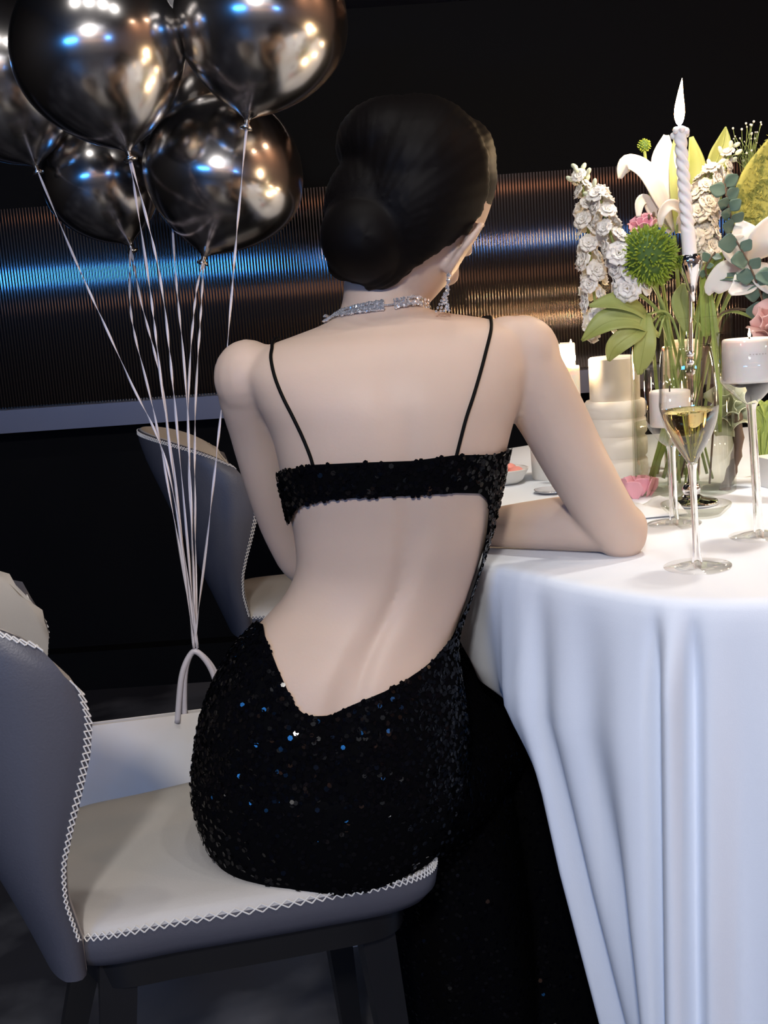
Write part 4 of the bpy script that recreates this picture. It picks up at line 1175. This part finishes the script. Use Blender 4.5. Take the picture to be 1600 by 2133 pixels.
def ball_flower(c, r, label, k, n, rad):
    t = thing('green_ball_flower', c, label, 'flower', FG)
    stem_to(t, c - Vector((0, 0, r * .6)), k, .0024)
    part('core', MB().ball(c, r * .78, 20, 14), BALLDARK, t)
    mb = MB(); R = random.Random(11)
    for i in range(n):
        z = 1 - 2 * (i + .5) / n; a = i * 2.39996; q = math.sqrt(1 - z * z); d = Vector((q * math.cos(a), q * math.sin(a), z))
        d = (d + Vector((R.uniform(-1, 1), R.uniform(-1, 1), R.uniform(-1, 1))) * .12).normalized(); l = r * R.uniform(.88, 1.05)
        u = d.orthogonal().normalized() ; b = d.cross(u); s0 = c + d * r * .62; s1 = c + d * l * .92 + u * R.uniform(-.1, .1) * r; w_ = rad
        V = [s0 + u * w_, s0 + b * w_, s0 - u * w_, s0 - b * w_, s1 + u * w_ * 1.1, s1 + b * w_ * 1.1, s1 - u * w_ * 1.1, s1 - b * w_ * 1.1, c + d * l]
        mb.add(V, [(0, 1, 5, 4), (1, 2, 6, 5), (2, 3, 7, 6), (3, 0, 4, 7), (4, 5, 8), (5, 6, 8), (6, 7, 8), (7, 4, 8)])
    part('bristles', mb, BALLGREEN, t, False, kind='stuff')
ball_flower(at(1350, 535, 1.57), .0455, 'round bristly green ball flower left of the candlestick', 7, 620, .0012)
ball_flower(at(1342, 303, 1.69), .0105, 'tiny green button flower standing above the lily', 8, 90, .0008)

def leaf_thing(P, wd, nm, label, m=LEAF, k=None, name='leaf', cup=.3):
    S = [at(*p) for p in P]; t = thing(name, S[0], label, 'leaf', FG)
    part('blade', petal_mb(S, wd, Vector(nm), .0008, cup, 18, 7), m, t)
    part('midrib', MB().tube(vs([tuple(s + Vector((0, -.0006, 0))) for s in S], 14), .0008, 5), LEAF2, t)
    if k is not None: stem_to(t, S[0], k, .0018)
    return t
leaf_thing([(1478, 400, 1.70), (1492, 340, 1.70), (1506, 300, 1.70), (1512, 264, 1.70)], [.008, .015, .012, .001], (0, -1, .1), 'pointed green leaf rising behind the small stock sprig', LEAF2, 9)
leaf_thing([(1362, 690, 1.60), (1330, 650, 1.58), (1285, 632, 1.57), (1228, 638, 1.57)], [.004, .016, .018, .003], (0, -.7, .8), 'broad green leaf spreading left under the green ball flower', LEAF2, 10)
leaf_thing([(1372, 700, 1.58), (1320, 668, 1.56), (1262, 672, 1.56), (1212, 710, 1.57)], [.004, .016, .018, .002], (0, -.8, .6), 'long pale leaf drooping left over the vase rim', LEAF2, 11)
leaf_thing([(1350, 680, 1.57), (1318, 695, 1.55), (1282, 722, 1.55), (1268, 752, 1.56)], [.004, .014, .013, .002], (0, -.9, .4), 'small pale leaf hanging beside the tiered column top', LEAF2, 12)
leaf_thing([(1348, 655, 1.575), (1345, 705, 1.555), (1338, 745, 1.56), (1332, 780, 1.575)], [.005, .014, .014, .003], (0, -1, .1), 'wide pale leaf hanging down the left of the vase', LEAF2, 13)
leaf_thing([(1470, 700, 1.62), (1470, 620, 1.61), (1478, 560, 1.61), (1520, 520, 1.60)], [.006, .009, .010, .002], (0, -1, 0), 'upright strap leaf right of the candlestick stem', LEAF, 14)
leaf_thing([(1472, 585, 1.60), (1520, 578, 1.575), (1570, 585, 1.57), (1630, 600, 1.57)], [.003, .007, .008, .003], (0, -.8, .6), 'narrow green leaf lying across the right lily', EUCA, 15)
leaf_thing([(1430, 690, 1.63), (1425, 650, 1.63), (1418, 620, 1.63), (1424, 590, 1.63)], [.004, .014, .013, .002], (-.2, -1, 0), 'yellowish leaf behind the candlestick stem', LEAF2, 16)
leaf_thing([(1478, 600, 1.61), (1490, 700, 1.605), (1496, 800, 1.60), (1500, 900, 1.61)], [.003, .006, .0055, .002], (0, -1, 0), 'long thin leaf inside the vase beside the right candle holder', LEAF, None)
leaf_thing([(1385, 780, 1.66), (1400, 850, 1.66), (1378, 930, 1.66), (1350, 1010, 1.66)], [.003, .006, .007, .003], (0, -1, 0), 'long green blade under water at the left of the vase', LEAF, None)
def fuzzy():
    base = at(1545, 500, 1.68); t = thing('amaranth_plume', base, 'broad olive green fuzzy plume at the right edge of the bouquet', 'flower', FG); stem_to(t, base, 17, .003)
    S = [at(1545, 500, 1.68), at(1562, 440, 1.68), at(1592, 370, 1.68), at(1625, 285, 1.68)]
    part('core', petal_mb(S, [.014, .030, .034, .012], Vector((0, -1, 0)), .004, .2, 20, 9), OLIVE, t)
    R = random.Random(4); mb = MB(); P = vs([tuple(s) for s in S], 30)
    for j in range(900):
        i = R.randrange(0, 29); ax = (P[i + 1] - P[i]).normalized(); b = ax.cross(Vector((0, -1, 0))).normalized(); w_ = np.interp(i, [0, 10, 20, 29], [.014, .029, .032, .012])
        p = P[i] + b * R.uniform(-1, 1) * w_ + Vector((0, R.uniform(-.008, .008), 0)); d = Vector((R.uniform(-.6, .6), R.uniform(-1, .3), R.uniform(-.6, .9))).normalized(); u = d.orthogonal() * .0011
        v_ = d.cross(u)
        mb.add([p + u, p - u * .5 + v_ * .8, p - u * .5 - v_ * .8, p + d * R.uniform(.004, .008)], [(0, 1, 3), (1, 2, 3), (2, 0, 3), (0, 2, 1)])
    part('fuzz', mb, OLIVE, t, False, kind='stuff')
fuzzy()
def eucalyptus(P, n, r, label, k, seed):
    S = vs([tuple(at(*p)) for p in P], 30); t = thing('eucalyptus_branch', S[0], label, 'branch', FG)
    part('twig', MB().tube(S, .0014, 6), STEMB, t)
    if k is not None: stem_to(t, S[0], k, .0016, STEMB)
    R = random.Random(seed)
    for j in range(n):
        i = int(3 + j / n * 26); p = S[i]; sgn = 1 if j % 2 else -1
        ax = (S[min(29, i + 1)] - S[i - 1]).normalized(); d = (ax.cross(Vector((0, -1, 0))).normalized() * sgn + ax * .5 + Vector((0, R.uniform(-.8, .2), 0))).normalized()
        rr = r * R.uniform(.75, 1.15)
        part('leaf', petal_mb([p, p + d * rr * .9, p + d * rr * 2], [rr * .25, rr * .95, rr * .2], Vector((R.uniform(-.5, .5), -1, R.uniform(-.3, .7))), .0007, .15, 10, 7), EUCA, t)
eucalyptus([(1540, 545, 1.62), (1530, 480, 1.60), (1518, 430, 1.59), (1508, 372, 1.59)], 12, .0105, 'dark eucalyptus sprig with overlapping leaves right of the spiral candle', 18, 1)
eucalyptus([(1600, 660, 1.58), (1580, 600, 1.565), (1558, 545, 1.555), (1528, 492, 1.555)], 9, .0125, 'round-leaved eucalyptus sprig before the right lily', 19, 2)
eucalyptus([(1640, 660, 1.565), (1625, 600, 1.56), (1600, 545, 1.56)], 6, .0135, 'eucalyptus sprig cut by the right frame edge', 20, 3)
eucalyptus([(1480, 600, 1.62), (1470, 560, 1.60), (1490, 525, 1.60)], 6, .007, 'small brownish leafed sprig right of the candlestick cup', 21, 4)
def gyps():
    base = at(1560, 400, 1.72); t = thing('gypsophila', base, 'airy sprig of tiny white buds above the right of the bouquet', 'flower', FG); stem_to(t, base, 22, .001)
    R = random.Random(6); st, bd = MB(), MB()
    for j in range(34):
        e = at(R.uniform(1525, 1590), R.uniform(252, 340), 1.72 + R.uniform(-.02, .02)); m_ = at(R.uniform(1545, 1572), R.uniform(320, 370), 1.72)
        st.tube(vs([tuple(base), tuple(m_), tuple(e)], 6), .00035, 4); bd.ball(e, R.uniform(.0010, .0020), 8, 6)
    part('sprays', st, STEM, t, kind='stuff'); part('buds', bd, GYPS, t, kind='stuff')
gyps()
def rose(c, r, m, label, k, facing):
    t = thing('rose', c, label, 'flower', FG)
    f = Vector(facing).normalized(); M = f.to_track_quat('Z', 'Y').to_matrix()
    for j in range(16):
        a = j * 2.4; q = r * (.12 + .055 * j); open_ = j / 15
        d = Vector((math.cos(a), math.sin(a), 0))
        P = [c + M @ (d * q * .3 + Vector((0, 0, -r * .6))), c + M @ (d * (q * .9) + Vector((0, 0, 0))), c + M @ (d * (q * (1 + .25 * open_)) + Vector((0, 0, r * (.55 - .45 * open_))))]
        part('petal', petal_mb(P, [r * .15, r * (.25 + .30 * open_), r * (.2 + .25 * open_)], M @ d, .0008, .5, 10, 7), m, t)
    stem_to(t, c - f * r * .6, k, .0024)
rose(at(1338, 462, 1.62), .020, PINK, 'pink rose peeking out behind the green ball flower', 23, (-.3, -.4, .9))
rose(at(1612, 672, 1.55), .034, PEACH, 'peach rose at the right frame edge above the candle holder', 24, (-.5, -.8, .5))
rose(at(1520, 850, 1.655), .036, PETAL_G, 'greenish white bloom sunk inside the vase', 25, (-.2, -1, .3))
def greens():
    base = at(1590, 880, 1.74); base.z = TZ + .01
    t = thing('leaf_cluster', base, 'cluster of bright green leaves beyond the stem of the right candle holder', 'leaf')
    R = random.Random(3)
    for j in range(10):
        e = at(R.uniform(1560, 1625), R.uniform(830, 905), 1.74); mdl = (base + e) / 2 + Vector((R.uniform(-.02, .02), 0, .02))
        part('leaf', petal_mb([base, mdl, e], [.002, .011, .002], Vector((R.uniform(-.5, .5), -1, .5)), .0008, .3, 8, 5), LEAF, t)
greens()
# loose woody stem standing in the vase
sb = thing('woody_stem', VC + Vector((.03, -.02, .009)), 'thick brown woody stem standing in the vase water', 'stem', FG)
part('bark', MB().tube(vs([tuple(at(1505, 1030, 1.645)), tuple(at(1525, 980, 1.645)), tuple(at(1538, 925, 1.645)), tuple(at(1535, 860, 1.65))], 16), [.006 + .003 * math.sin(i) ** 2 for i in range(16)], 10), STEMB, sb)
